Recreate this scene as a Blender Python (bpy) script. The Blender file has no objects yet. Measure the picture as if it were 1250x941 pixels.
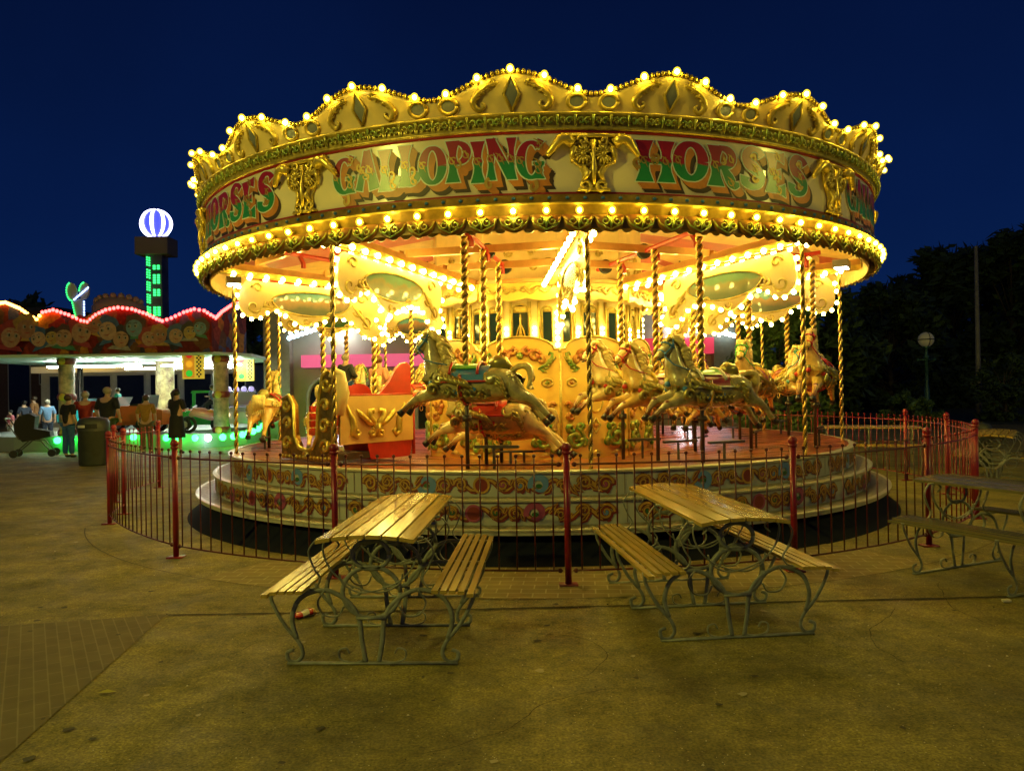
import bpy, bmesh, math, random
from mathutils import Vector, Matrix, Euler
random.seed(7)
R_ = math.radians
C = bpy.context.scene.collection
sc = bpy.context.scene

# ------------------------------------------------------------------ camera, world, exposure
CAMZ = 1.6
F = 943.0 / 1250.0            # focal length in frame widths
cam_d = bpy.data.cameras.new('camera')
cam_d.sensor_width = 36.0
cam_d.lens = 36.0 * F
cam_d.clip_start = 0.05
cam_d.clip_end = 2000
cam = bpy.data.objects.new('camera', cam_d)
C.objects.link(cam)
cam.matrix_world = Matrix.Translation((0, 0, CAMZ)) @ Matrix.Rotation(R_(90.18), 4, 'X') @ Matrix.Rotation(R_(-0.96), 4, 'Z')
sc.camera = cam

w = bpy.data.worlds.new('World')
sc.world = w
w.use_nodes = True
nt = w.node_tree
for n_ in list(nt.nodes):
    nt.nodes.remove(n_)
wo = nt.nodes.new('ShaderNodeOutputWorld')
bg = nt.nodes.new('ShaderNodeBackground')
sky = nt.nodes.new('ShaderNodeTexSky')
sky.sky_type = 'NISHITA'
sky.sun_disc = False
sky.sun_elevation = R_(-4.0)
sky.sun_rotation = R_(200)
tcw = nt.nodes.new('ShaderNodeTexCoord')
sepw = nt.nodes.new('ShaderNodeSeparateXYZ')
rw = nt.nodes.new('ShaderNodeValToRGB')
rw.color_ramp.elements[0].position = 0.0
rw.color_ramp.elements[0].color = (0.0026, 0.0145, 0.0720, 1)
rw.color_ramp.elements[1].position = 0.62
rw.color_ramp.elements[1].color = (0.0006, 0.0026, 0.0180, 1)
e_ = rw.color_ramp.elements.new(0.2)
e_.color = (0.0014, 0.0085, 0.0500, 1)
addw = nt.nodes.new('ShaderNodeMixRGB')
addw.blend_type = 'ADD'
addw.inputs[0].default_value = 0.004
nt.links.new(tcw.outputs['Generated'], sepw.inputs[0])
nt.links.new(sepw.outputs['Z'], rw.inputs[0])
nzw = nt.nodes.new('ShaderNodeTexNoise'); nzw.inputs['Scale'].default_value = 2.2; nzw.inputs['Detail'].default_value = 5
nt.links.new(tcw.outputs['Generated'], nzw.inputs['Vector'])
rnw = nt.nodes.new('ShaderNodeMapRange'); rnw.inputs[1].default_value = .3; rnw.inputs[2].default_value = .7; rnw.inputs[3].default_value = .80; rnw.inputs[4].default_value = 1.14
nt.links.new(nzw.outputs['Fac'], rnw.inputs[0])
mulw = nt.nodes.new('ShaderNodeMixRGB'); mulw.blend_type = 'MULTIPLY'; mulw.inputs[0].default_value = 1
nt.links.new(rw.outputs[0], mulw.inputs[1]); nt.links.new(rnw.outputs[0], mulw.inputs[2]); nt.links.new(mulw.outputs[0], addw.inputs[1])
nt.links.new(sky.outputs[0], addw.inputs[2])
nt.links.new(addw.outputs[0], bg.inputs[0])
bg.inputs[1].default_value = 1.0
nt.links.new(bg.outputs[0], wo.inputs[0])

# last trace of dusk light: one very weak, very soft sun
sun_d = bpy.data.lights.new('dusk_sun', 'SUN')
sun_d.energy = 0.03
sun_d.angle = R_(40)
sun_d.color = (1.0, 0.80, 0.45)
sun = bpy.data.objects.new('dusk_sun', sun_d)
C.objects.link(sun)
sun.rotation_euler = (R_(60), 0, R_(-10))

sc.view_settings.view_transform = 'Standard'
sc.view_settings.look = 'None'
sc.view_settings.exposure = 0.25
sc.view_settings.gamma = 1.0
sc.render.engine = 'CYCLES'
sc.cycles.use_denoising = True
try:
    sc.cycles.denoiser = 'OPENIMAGEDENOISE'
except Exception:
    pass
sc.cycles.max_bounces = 5
sc.cycles.diffuse_bounces = 3
sc.cycles.glossy_bounces = 3
sc.cycles.sample_clamp_indirect = 6.0
sc.cycles.sample_clamp_direct = 0.0
sc.cycles.caustics_reflective = False
sc.cycles.caustics_refractive = False
sc.cycles.use_light_tree = True

# ------------------------------------------------------------------ helpers
MATS = {}
def mat(name, col, rough=0.5, metal=0.0, emit=None, es=0.0, var=0.0, vscale=6.0, bump=0.0, bscale=40.0, coat=0.0, col2=None, spec=0.5):
    if name in MATS:
        return MATS[name]
    m = bpy.data.materials.new(name)
    m.use_nodes = True
    t = m.node_tree
    p = t.nodes['Principled BSDF']
    p.inputs['Base Color'].default_value = (*col, 1)
    p.inputs['Roughness'].default_value = rough
    p.inputs['Metallic'].default_value = metal
    p.inputs['Specular IOR Level'].default_value = spec
    if coat:
        p.inputs['Coat Weight'].default_value = coat
        p.inputs['Coat Roughness'].default_value = 0.12
    if emit:
        p.inputs['Emission Color'].default_value = (*emit, 1)
        p.inputs['Emission Strength'].default_value = es
    tc = t.nodes.new('ShaderNodeTexCoord')
    if var > 0 or col2:
        nz = t.nodes.new('ShaderNodeTexNoise')
        nz.inputs['Scale'].default_value = vscale
        nz.inputs['Detail'].default_value = 5
        nz.inputs['Roughness'].default_value = 0.62
        t.links.new(tc.outputs['Object'], nz.inputs['Vector'])
        r = t.nodes.new('ShaderNodeValToRGB')
        r.color_ramp.elements[0].position = 0.33
        r.color_ramp.elements[1].position = 0.68
        a = [c * (1 - var) for c in col]
        b = col2 if col2 else [min(1, c * (1 + var)) for c in col]
        r.color_ramp.elements[0].color = (*a, 1)
        r.color_ramp.elements[1].color = (*b, 1)
        t.links.new(nz.outputs['Fac'], r.inputs[0])
        t.links.new(r.outputs[0], p.inputs['Base Color'])
    if bump > 0:
        nb = t.nodes.new('ShaderNodeTexNoise')
        nb.inputs['Scale'].default_value = bscale
        nb.inputs['Detail'].default_value = 4
        t.links.new(tc.outputs['Object'], nb.inputs['Vector'])
        bp = t.nodes.new('ShaderNodeBump')
        bp.inputs['Strength'].default_value = bump
        bp.inputs['Distance'].default_value = 0.02
        t.links.new(nb.outputs['Fac'], bp.inputs['Height'])
        t.links.new(bp.outputs[0], p.inputs['Normal'])
    MATS[name] = m
    return m

class MB:
    def __init__(s):
        s.v = []; s.f = []; s.m = []; s.mi = 0
    def add(s, vs, fs):
        o = len(s.v)
        s.v.extend([tuple(x) for x in vs])
        for f in fs:
            s.f.append([i + o for i in f]); s.m.append(s.mi)
        return s
    def box(s, c, d, rz=0.0, top=1.0):
        x, y, z = [k / 2 for k in d]
        vs = [(-x, -y, -z), (x, -y, -z), (x, y, -z), (-x, y, -z), (-x * top, -y * top, z), (x * top, -y * top, z), (x * top, y * top, z), (-x * top, y * top, z)]
        cs, sn = math.cos(rz), math.sin(rz)
        vs = [(c[0] + a * cs - b * sn, c[1] + a * sn + b * cs, c[2] + k) for a, b, k in vs]
        return s.add(vs, [(0, 3, 2, 1), (4, 5, 6, 7), (0, 1, 5, 4), (1, 2, 6, 5), (2, 3, 7, 6), (3, 0, 4, 7)])
    def bar(s, a, b, wd, ht):
        a = Vector(a); b = Vector(b); d = (b - a).normalized()
        up = Vector((0, 0, 1)) if abs(d.z) < 0.95 else Vector((0, 1, 0))
        sd = d.cross(up).normalized(); up = sd.cross(d)
        vs = []
        for p in (a, b):
            for i, j in ((-1, -1), (1, -1), (1, 1), (-1, 1)):
                vs.append(p + sd * (i * wd / 2) + up * (j * ht / 2))
        return s.add(vs, [(0, 1, 2, 3), (7, 6, 5, 4), (0, 4, 5, 1), (1, 5, 6, 2), (2, 6, 7, 3), (3, 7, 4, 0)])
    def tube(s, pts, r, n=6, flat=1.0, caps=True):
        pts = [Vector(p) for p in pts]
        if not hasattr(r, '__len__'):
            r = [r] * len(pts)
        k = len(pts)
        t0 = (pts[1] - pts[0]).normalized()
        ref = Vector((0, 0, 1)) if abs(t0.z) < 0.9 else Vector((0, 1, 0))
        nrm = t0.cross(ref).normalized()
        vs = []
        for i in range(k):
            t = (pts[min(i + 1, k - 1)] - pts[max(i - 1, 0)])
            if t.length < 1e-9:
                t = t0
            t = t.normalized()
            nrm = nrm - t * nrm.dot(t)
            if nrm.length < 1e-6:
                nrm = t.orthogonal()
            nrm.normalize()
            bn = t.cross(nrm)
            for j in range(n):
                a = 2 * math.pi * j / n
                vs.append(pts[i] + nrm * (math.cos(a) * r[i]) + bn * (math.sin(a) * r[i] * flat))
        fs = []
        for i in range(k - 1):
            for j in range(n):
                fs.append((i * n + j, i * n + (j + 1) % n, (i + 1) * n + (j + 1) % n, (i + 1) * n + j))
        if caps:
            fs.append(tuple(range(n - 1, -1, -1)))
            fs.append(tuple((k - 1) * n + j for j in range(n)))
        return s.add(vs, fs)
    def lathe(s, prof, n=24, c=(0, 0, 0), a0=0.0, a1=2 * math.pi):
        full = abs(a1 - a0 - 2 * math.pi) < 1e-6
        m = n if full else n + 1
        vs = []
        for i in range(m):
            a = a0 + (a1 - a0) * i / n
            for r, z in prof:
                vs.append((c[0] + r * math.sin(a), c[1] - r * math.cos(a), c[2] + z))
        k = len(prof); fs = []
        for i in range(n):
            i2 = (i + 1) % m
            for j in range(k - 1):
                fs.append((i * k + j, i2 * k + j, i2 * k + j + 1, i * k + j + 1))
        return s.add(vs, fs)
    def sphere(s, c, r, n=10, k=6, sc_=(1, 1, 1)):
        vs = [(c[0], c[1], c[2] - r * sc_[2])]
        for i in range(1, k):
            p = math.pi * i / k - math.pi / 2
            for j in range(n):
                a = 2 * math.pi * j / n
                vs.append((c[0] + r * sc_[0] * math.cos(p) * math.cos(a), c[1] + r * sc_[1] * math.cos(p) * math.sin(a), c[2] + r * sc_[2] * math.sin(p)))
        vs.append((c[0], c[1], c[2] + r * sc_[2]))
        fs = [(0, 1 + (j + 1) % n, 1 + j) for j in range(n)]
        for i in range(k - 2):
            for j in range(n):
                a = 1 + i * n
                fs.append((a + j, a + (j + 1) % n, a + n + (j + 1) % n, a + n + j))
        L = len(vs) - 1; a = 1 + (k - 2) * n
        fs += [(a + j, a + (j + 1) % n, L) for j in range(n)]
        return s.add(vs, fs)
    def prism(s, out, fn, h0, h1):
        n = len(out)
        vs = [fn(u, v, h0) for u, v in out] + [fn(u, v, h1) for u, v in out]
        fs = [tuple(range(n - 1, -1, -1)), tuple(range(n, 2 * n))]
        fs += [(i, (i + 1) % n, n + (i + 1) % n, n + i) for i in range(n)]
        return s.add(vs, fs)
    def ribbon(s, fn, pts, wd, h):
        k = len(pts)
        if not hasattr(wd, '__len__'):
            wd = [wd] * k
        vs = []
        for i in range(k):
            a = pts[max(i - 1, 0)]; b = pts[min(i + 1, k - 1)]
            dx, dy = b[0] - a[0], b[1] - a[1]
            l = math.hypot(dx, dy) or 1
            nx, ny = -dy / l * wd[i] / 2, dx / l * wd[i] / 2
            vs.append(fn(pts[i][0] + nx, pts[i][1] + ny, h)); vs.append(fn(pts[i][0] - nx, pts[i][1] - ny, h))
        return s.add(vs, [(2 * i, 2 * i + 1, 2 * i + 3, 2 * i + 2) for i in range(k - 1)])
    def disc(s, fn, c, rx, ry, h, n=16):
        vs = [fn(c[0] + rx * math.cos(2 * math.pi * i / n), c[1] + ry * math.sin(2 * math.pi * i / n), h) for i in range(n)]
        return s.add(vs, [tuple(range(n))])
    def build(s, name, mats, parent=None, smooth=False, loc=None):
        me = bpy.data.meshes.new(name)
        me.from_pydata(s.v, [], s.f)
        if not isinstance(mats, (list, tuple)):
            mats = [mats]
        for m in mats:
            me.materials.append(m)
        if len(mats) > 1:
            me.polygons.foreach_set('material_index', s.m)
        if smooth:
            me.polygons.foreach_set('use_smooth', [True] * len(me.polygons))
        me.update()
        o = bpy.data.objects.new(name, me)
        C.objects.link(o)
        if parent:
            o.parent = parent
        if loc:
            o.location = loc
        return o

def fix_normals(o):
    bm = bmesh.new(); bm.from_mesh(o.data)
    bmesh.ops.recalc_face_normals(bm, faces=bm.faces)
    bm.to_mesh(o.data); bm.free()
    return o

def tag(o, label=None, cat=None, group=None, kind=None):
    if label: o['label'] = label
    if cat: o['category'] = cat
    if group: o['group'] = group
    if kind: o['kind'] = kind
    return o

def thing(name, label, cat, loc=(0, 0, 0), rz=0.0, group=None):
    o = bpy.data.objects.new(name, None)
    o.empty_display_size = 0.1
    C.objects.link(o)
    o.location = loc; o.rotation_euler = (0, 0, rz)
    return tag(o, label, cat, group)

def copy_tree(o, parent=None):
    c = o.copy(); C.objects.link(c)
    if parent: c.parent = parent
    for ch in list(o.children):
        copy_tree(ch, c)
    return c

def skin_mesh(nodes, edges, sub=2, root=0):
    """one continuous limbed surface; nodes: (x,y,z,r)"""
    me = bpy.data.meshes.new('skin_tmp')
    me.from_pydata([n[:3] for n in nodes], edges, [])
    o = bpy.data.objects.new('skin_tmp', me); C.objects.link(o)
    o.modifiers.new('s', 'SKIN')
    me = o.data
    if not me.skin_vertices:
        bpy.context.view_layer.objects.active = o
        bm = bmesh.new(); bm.from_mesh(me); bm.verts.layers.skin.verify(); bm.to_mesh(me); bm.free()
    for i, n in enumerate(nodes):
        sv = me.skin_vertices[0].data[i]
        r = n[3]
        sv.radius = (r, r) if not hasattr(r, '__len__') else r
        sv.use_root = (i == root)
    ss = o.modifiers.new('b', 'SUBSURF'); ss.levels = sub; ss.render_levels = sub
    bpy.context.view_layer.update()
    dg = bpy.context.evaluated_depsgraph_get()
    out = bpy.data.meshes.new_from_object(o.evaluated_get(dg))
    bpy.data.objects.remove(o)
    out.polygons.foreach_set('use_smooth', [True] * len(out.polygons))
    return out

def mesh_obj(name, me, m, parent=None, loc=None):
    o = bpy.data.objects.new(name, me)
    me.materials.clear()
    me.materials.append(m)
    C.objects.link(o)
    if parent: o.parent = parent
    if loc: o.location = loc
    return o

def spiral(cx, cy, r0, r1, a0, a1, n=14):
    return [(cx + (r0 + (r1 - r0) * i / n) * math.cos(R_(a0 + (a1 - a0) * i / n)), cy + (r0 + (r1 - r0) * i / n) * math.sin(R_(a0 + (a1 - a0) * i / n))) for i in range(n + 1)]

def taper(n, a, b, c):
    return [a + (b - a) * 2 * i / n if i < n / 2 else b + (c - b) * (2 * i / n - 1) for i in range(n + 1)]

def smooth_path(P, n=6):
    out = []
    k = len(P)
    for i in range(k - 1):
        p0 = Vector(P[max(i - 1, 0)]); p1 = Vector(P[i]); p2 = Vector(P[i + 1]); p3 = Vector(P[min(i + 2, k - 1)])
        for j in range(n):
            t = j / n
            out.append(0.5 * ((2 * p1) + (p2 - p0) * t + (2 * p0 - 5 * p1 + 4 * p2 - p3) * t * t + (3 * p1 - p0 - 3 * p2 + p3) * t ** 3))
    out.append(Vector(P[-1]))
    return out

def at(px, py, Y):
    """a point of the place seen at photo pixel (px,py), Y metres ahead of the camera"""
    a, b = px - 625.0, py - 470.0
    rl = R_(0.96); p = R_(0.18)
    x = a * math.cos(rl) - b * math.sin(rl); y = a * math.sin(rl) + b * math.cos(rl)
    x /= 943.0; y = -y / 943.0
    d = Vector((x, math.cos(p) - y * math.sin(p), math.sin(p) + y * math.cos(p)))
    d *= Y / d.y
    return Vector((d.x, d.y, d.z + CAMZ))

# ------------------------------------------------------------------ materials
BULB = (1.0, 0.78, 0.08)
M_bulb = mat('bulb_glow', (1, 0.9, 0.6), 0.4, emit=BULB, es=125)
M_bulbin = mat('bulb_glow_inner', (1, 0.9, 0.6), 0.4, emit=(1.0, 0.79, 0.16), es=70)
M_gold = mat('gold_leaf', (0.72, 0.54, 0.11), 0.30, 0.6, var=0.25, vscale=9, bump=0.25, bscale=22)
M_golddk = mat('old_gold', (0.56, 0.42, 0.10), 0.34, 0.40, var=0.35, vscale=12, bump=0.3, bscale=25)
M_goldgr = mat('gold_green', (0.55, 0.44, 0.10), 0.30, 0.35, col2=(0.20, 0.36, 0.10), var=0.2, vscale=14, bump=0.3, bscale=30)
M_cream = mat('cream_gloss', (0.78, 0.69, 0.46), 0.22, var=0.05, vscale=2.5, coat=0.35)
M_creamy = mat('cream_yellow', (0.80, 0.62, 0.27), 0.32, var=0.10, vscale=4, coat=0.3)
M_crimson = mat('crimson_paint', (0.30, 0.015, 0.02), 0.35, var=0.15)
M_red = mat('red_paint', (0.50, 0.03, 0.015), 0.35, var=0.15, coat=0.3)
M_green = mat('green_paint', (0.02, 0.22, 0.06), 0.35, var=0.2)
M_blue = mat('blue_paint', (0.05, 0.20, 0.55), 0.35, var=0.2)
M_orange = mat('orange_paint', (0.52, 0.20, 0.03), 0.4, var=0.2)
M_brown = mat('brown_shade', (0.05, 0.03, 0.015), 0.5)
M_white = mat('white_line', (0.75, 0.80, 0.78), 0.35)
M_mirror = mat('mirror_glass', (0.30, 0.33, 0.42), 0.12, 0.5)
M_black = mat('black_rubber', (0.012, 0.012, 0.014), 0.7)
M_skirt = mat('navy_skirt', (0.006, 0.008, 0.020), 0.8, spec=0.2)
M_steel = mat('dark_steel', (0.10, 0.09, 0.08), 0.4, 0.8, var=0.2)
M_brass = mat('polished_brass', (0.70, 0.48, 0.12), 0.30, 0.85, var=0.12, vscale=14)
M_groove = mat('brass_groove_shaded', (0.10, 0.06, 0.015), 0.5, 0.5)  # dark copy of the brass, shade of the twist hollows put into the colour
M_wood = mat('orange_varnish', (0.58, 0.30, 0.09), 0.3, var=0.18, vscale=5, coat=0.3)

# ------------------------------------------------------------------ ground
def ground_material():
    m = bpy.data.materials.new('tarmac'); m.use_nodes = True
    t = m.node_tree; p = t.nodes['Principled BSDF']
    tc = t.nodes.new('ShaderNodeTexCoord')
    def noise(s, d, r=0.6):
        n = t.nodes.new('ShaderNodeTexNoise'); n.inputs['Scale'].default_value = s; n.inputs['Detail'].default_value = d; n.inputs['Roughness'].default_value = r
        t.links.new(tc.outputs['Object'], n.inputs['Vector']); return n
    def ramp(src, a, b, ca, cb):
        r = t.nodes.new('ShaderNodeValToRGB'); r.color_ramp.elements[0].position = a; r.color_ramp.elements[1].position = b
        r.color_ramp.elements[0].color = (*ca, 1); r.color_ramp.elements[1].color = (*cb, 1)
        t.links.new(src, r.inputs[0]); return r
    def mul(a, b, f=1.0, bt='MULTIPLY'):
        x = t.nodes.new('ShaderNodeMixRGB'); x.blend_type = bt; x.inputs[0].default_value = f
        t.links.new(a, x.inputs[1]); t.links.new(b, x.inputs[2]); return x
    big = ramp(noise(0.9, 6, 0.7).outputs['Fac'], 0.36, 0.66, (0.15, 0.128, 0.036), (0.31, 0.262, 0.058))
    stain = ramp(noise(2.3, 8, 0.75).outputs['Fac'], 0.40, 0.56, (0.50, 0.51, 0.54), (1.05, 1.05, 1.0))
    fine = ramp(noise(70, 3).outputs['Fac'], 0.38, 0.66, (0.45, 0.45, 0.45), (1.4, 1.38, 1.2))
    mid = ramp(noise(17, 6, .75).outputs['Fac'], 0.36, 0.64, (0.66, 0.66, 0.67), (1.22, 1.2, 1.12))
    vor = t.nodes.new('ShaderNodeTexVoronoi'); vor.inputs['Scale'].default_value = 60
    t.links.new(tc.outputs['Object'], vor.inputs['Vector'])
    speck = ramp(vor.outputs['Distance'], 0.06, 0.10, (2.2, 2.1, 1.9), (1, 1, 1))
    a = mul(big.outputs[0], stain.outputs[0], 0.75)
    a = mul(a.outputs[0], mid.outputs[0]); a = mul(a.outputs[0], fine.outputs[0], 0.8)
    msk = ramp(noise(7, 3).outputs['Fac'], 0.55, 0.7, (1, 1, 1), (0, 0, 0))
    mx = t.nodes.new('ShaderNodeMixRGB'); mx.inputs[2].default_value = (1, 1, 1, 1)
    t.links.new(msk.outputs[0], mx.inputs[0]); t.links.new(speck.outputs[0], mx.inputs[1])
    a = mul(a.outputs[0], mx.outputs[0])
    t.links.new(a.outputs[0], p.inputs['Base Color'])
    rr = ramp(noise(3, 5).outputs['Fac'], 0.3, 0.7, (0.55, 0.55, 0.55), (0.85, 0.85, 0.85))
    t.links.new(rr.outputs[0], p.inputs['Roughness'])
    bp = t.nodes.new('ShaderNodeBump'); bp.inputs['Strength'].default_value = 0.5; bp.inputs['Distance'].default_value = 0.012
    hm = mul(noise(60, 5).outputs['Fac'], noise(6, 4).outputs['Fac'], 0.5, 'ADD')
    t.links.new(hm.outputs[0], bp.inputs['Height']); t.links.new(bp.outputs[0], p.inputs['Normal'])
    return m
M_ground = ground_material()

def brick_material(name, c1, c2, mortar, scale, ang, bw=0.5, rh=0.25, ms=0.012):
    m = bpy.data.materials.new(name); m.use_nodes = True
    t = m.node_tree; p = t.nodes['Principled BSDF']
    tc = t.nodes.new('ShaderNodeTexCoord'); mp = t.nodes.new('ShaderNodeMapping')
    mp.inputs['Rotation'].default_value = (0, 0, R_(ang)); mp.inputs['Scale'].default_value = (scale,) * 3
    b = t.nodes.new('ShaderNodeTexBrick')
    b.inputs['Color1'].default_value = (*c1, 1); b.inputs['Color2'].default_value = (*c2, 1); b.inputs['Mortar'].default_value = (*mortar, 1)
    b.inputs['Scale'].default_value = 1.0; b.inputs['Mortar Size'].default_value = ms; b.inputs['Brick Width'].default_value = bw; b.inputs['Row Height'].default_value = rh
    t.links.new(tc.outputs['Object'], mp.inputs[0]); t.links.new(mp.outputs[0], b.inputs['Vector'])
    nz = t.nodes.new('ShaderNodeTexNoise'); nz.inputs['Scale'].default_value = 5; nz.inputs['Detail'].default_value = 8
    t.links.new(tc.outputs['Object'], nz.inputs['Vector'])
    r = t.nodes.new('ShaderNodeValToRGB'); r.color_ramp.elements[0].color = (0.5, 0.5, 0.5, 1); r.color_ramp.elements[1].color = (1.3, 1.3, 1.3, 1)
    t.links.new(nz.outputs['Fac'], r.inputs[0])
    x = t.nodes.new('ShaderNodeMixRGB'); x.blend_type = 'MULTIPLY'; x.inputs[0].default_value = 0.85
    t.links.new(b.outputs['Color'], x.inputs[1]); t.links.new(r.outputs[0], x.inputs[2])
    t.links.new(x.outputs[0], p.inputs['Base Color']); p.inputs['Roughness'].default_value = 0.75
    bp = t.nodes.new('ShaderNodeBump'); bp.inputs['Strength'].default_value = 0.4; bp.inputs['Distance'].default_value = 0.008
    t.links.new(x.outputs[0], bp.inputs['Height']); t.links.new(bp.outputs[0], p.inputs['Normal'])
    return m

g = MB(); g.add([(-400, -60, 0), (400, -60, 0), (400, 700, 0), (-400, 700, 0)], [(0, 1, 2, 3)])
tag(g.build('ground', M_ground), kind='structure')
M_brickL = brick_material('brick_paving', (0.115, 0.09, 0.032), (0.14, 0.11, 0.04), (0.19, 0.16, 0.075), 5.2, 58, 1.0, 0.36, 0.02)
g = MB()
pa, pb, pc, pd = at(-30, 742, 5.35), at(203, 744, 5.6), at(24, 888, 3.55), at(-60, 960, 3.0)
g.add([(pa.x, pa.y, .004), (pd.x - 1.5, pd.y - 1.5, .004), (pd.x, pd.y - .2, .004), (pc.x, pc.y, .004), (pb.x, pb.y, .004), (pa.x - 1.0, pa.y, .004)], [(0, 1, 2, 3, 4)])
tag(g.build('brick_path', M_brickL), kind='structure')
M_brickF = brick_material('brick_apron_paving', (0.20, 0.155, 0.045), (0.24, 0.185, 0.055), (0.34, 0.29, 0.13), 3.2, 5, 0.62, 0.40, 0.02)
XC, D = 0.38, 11.81
g = MB()
vs = []
for i in range(25):
    a = R_(-30 + 62 * i / 24)
    vs.append((XC + 4.9 * math.sin(a), 12.0 - 4.9 * math.cos(a), .004)); vs.append((XC + 6.15 * math.sin(a), 12.0 - 6.15 * math.cos(a), .004))
g.add(vs, [(2 * i, 2 * i + 1, 2 * i + 3, 2 * i + 2) for i in range(24)])
tag(g.build('brick_apron', M_brickF), kind='structure')
rnd = random.Random(31)
g = MB()
for i in range(5200):
    Y = 2.8 + 5.5 * rnd.random() ** 1.3; X = rnd.uniform(-.72, .72) * Y
    if (X - XC) ** 2 + (Y - 12) ** 2 < 27 or (X < -1.6 and Y < 5.5 + (X + 2.4) * .9 and X < -2.0): continue
    r = rnd.uniform(.0015, .0042) * (1 if rnd.random() < .95 else 2)
    g.mi = rnd.choice([0, 0, 1, 2, 2])
    a = rnd.uniform(0, 3)
    c_, s_ = math.cos(a) * r, math.sin(a) * r
    z = r * .9
    g.add([(X + c_, Y + s_, .001), (X - s_, Y + c_, .001), (X - c_, Y - s_, .001), (X + s_, Y - c_, .001), (X, Y, z)], [(0, 1, 4), (1, 2, 4), (2, 3, 4), (3, 0, 4)])
tag(g.build('grit', [mat('grit_pale', (0.55, 0.50, 0.34), .8), mat('grit_ochre', (0.40, 0.30, 0.08), .8), mat('grit_dark', (0.03, 0.028, 0.022), .8)]), 'loose grit scattered over the tarmac', 'grit', kind='stuff')
g = MB()
for i in range(110):
    Y = rnd.uniform(2.9, 9.0); X = rnd.uniform(-.7, .7) * Y
    if (X - XC) ** 2 + (Y - 12) ** 2 < 36: continue
    g.mi = 0 if rnd.random() < .7 else 1
    r = rnd.uniform(.010, .026); ph = rnd.uniform(0, 6)
    g.add([(X + r * (1 + .3 * math.sin(3 * a + ph)) * math.cos(a), Y + r * (1 + .3 * math.sin(2 * a + ph)) * math.sin(a), .0065) for a in [k_ * .524 for k_ in range(12)]], [tuple(range(12))])
tag(g.build('gum_spots', [mat('gum_dark', (0.05, 0.045, 0.03), .8), mat('gum_pale', (0.34, 0.30, 0.18), .7)]), 'trodden gum spots on the tarmac', 'gum', kind='stuff')
g = MB()
for i in range(5):
    X, Y = [(-1.9, 4.6), (.2, 4.2), (2.2, 4.4), (-.4, 3.4), (3.1, 5.0)][i]
    p_ = [(X, Y)]; d_a = rnd.uniform(-.5, .5) + (0 if i % 2 else 1.2)
    for k_ in range(22):
        d_a += rnd.uniform(-.5, .5) * .6
        p_.append((p_[-1][0] + .055 * math.cos(d_a), p_[-1][1] + .055 * math.sin(d_a)))
    g.ribbon(lambda u, v, h: (u, v, h), p_, [rnd.uniform(.002, .006) for _ in p_], .0062)
tag(g.build('ground_cracks', mat('crack_dark', (0.03, 0.026, 0.016), .9)), kind='structure')
g = MB()
q = [at(205, 744.5, 5.58), at(420, 743, 5.58), at(620, 741, 5.6), at(760, 738, 5.62), at(1010, 731, 5.66), at(1300, 724, 5.7)]
for i in range(len(q) - 1):
    a, b = q[i], q[i + 1]
    g.add([(a.x, a.y - .012, .006), (b.x, b.y - .012, .006), (b.x, b.y + .012, .006), (a.x, a.y + .012, .006)], [(0, 1, 2, 3)])
tag(g.build('ground_joint', mat('dark_joint', (0.03, 0.025, 0.015), 0.9)), kind='structure')
g = MB()
for i in range(40):
    a0, a1 = R_(-64 + 3.0 * i), R_(-61 + 3.0 * i)
    if a1 > R_(50): break
    v4 = []
    for a, r in ((a0, 6.16), (a1, 6.16), (a1, 6.170), (a0, 6.170)):
        v4.append((XC + r * math.sin(a), 12.0 - r * math.cos(a), .006))
    g.add(v4, [(0, 1, 2, 3)])
tag(g.build('ground_joint', mat('dark_joint2', (0.07, 0.055, 0.03), 0.9)), kind='structure')

# ------------------------------------------------------------------ carousel
car = thing('carousel', 'large gilded galloper ride with scalloped canopy, GALLOPING HORSES boards and rows of glowing bulbs', 'carousel', (XC, D, 0))
def cyl(r, th, z):
    a = R_(th)
    return (r * math.sin(a), -r * math.cos(a), z)
def cmap(R, th0=0.0):
    """surface map on the cylinder of radius R: u = arc length from angle th0, v = height, h = stand-off"""
    def f(u, v, h):
        return cyl(R + h, th0 + math.degrees(u / R), v)
    return f
TH0 = 4.9        # angle of the pilaster nearest the camera; ten panels of 36 degrees
RP = 4.43

def checker_plate():
    m = bpy.data.materials.new('tread_plate'); m.use_nodes = True
    t = m.node_tree; p = t.nodes['Principled BSDF']
    tc = t.nodes.new('ShaderNodeTexCoord'); v = t.nodes.new('ShaderNodeTexVoronoi'); v.inputs['Scale'].default_value = 26
    t.links.new(tc.outputs['Object'], v.inputs['Vector'])
    r = t.nodes.new('ShaderNodeValToRGB'); r.color_ramp.elements[0].color = (0.50, 0.46, 0.30, 1); r.color_ramp.elements[1].color = (0.20, 0.18, 0.12, 1)
    t.links.new(v.outputs['Distance'], r.inputs[0]); t.links.new(r.outputs[0], p.inputs['Base Color'])
    p.inputs['Metallic'].default_value = 0.7; p.inputs['Roughness'].default_value = 0.42
    b = t.nodes.new('ShaderNodeBump'); b.inputs['Strength'].default_value = 0.5; b.inputs['Distance'].default_value = 0.01
    t.links.new(v.outputs['Distance'], b.inputs['Height']); t.links.new(b.outputs[0], p.inputs['Normal'])
    return m
M_tread = checker_plate()
M_riser = mat('riser_paint', (0.44, 0.43, 0.37), 0.4, var=0.08, vscale=3)
M_edge = mat('step_nosing', (0.55, 0.52, 0.38), 0.3, 0.3)

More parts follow.
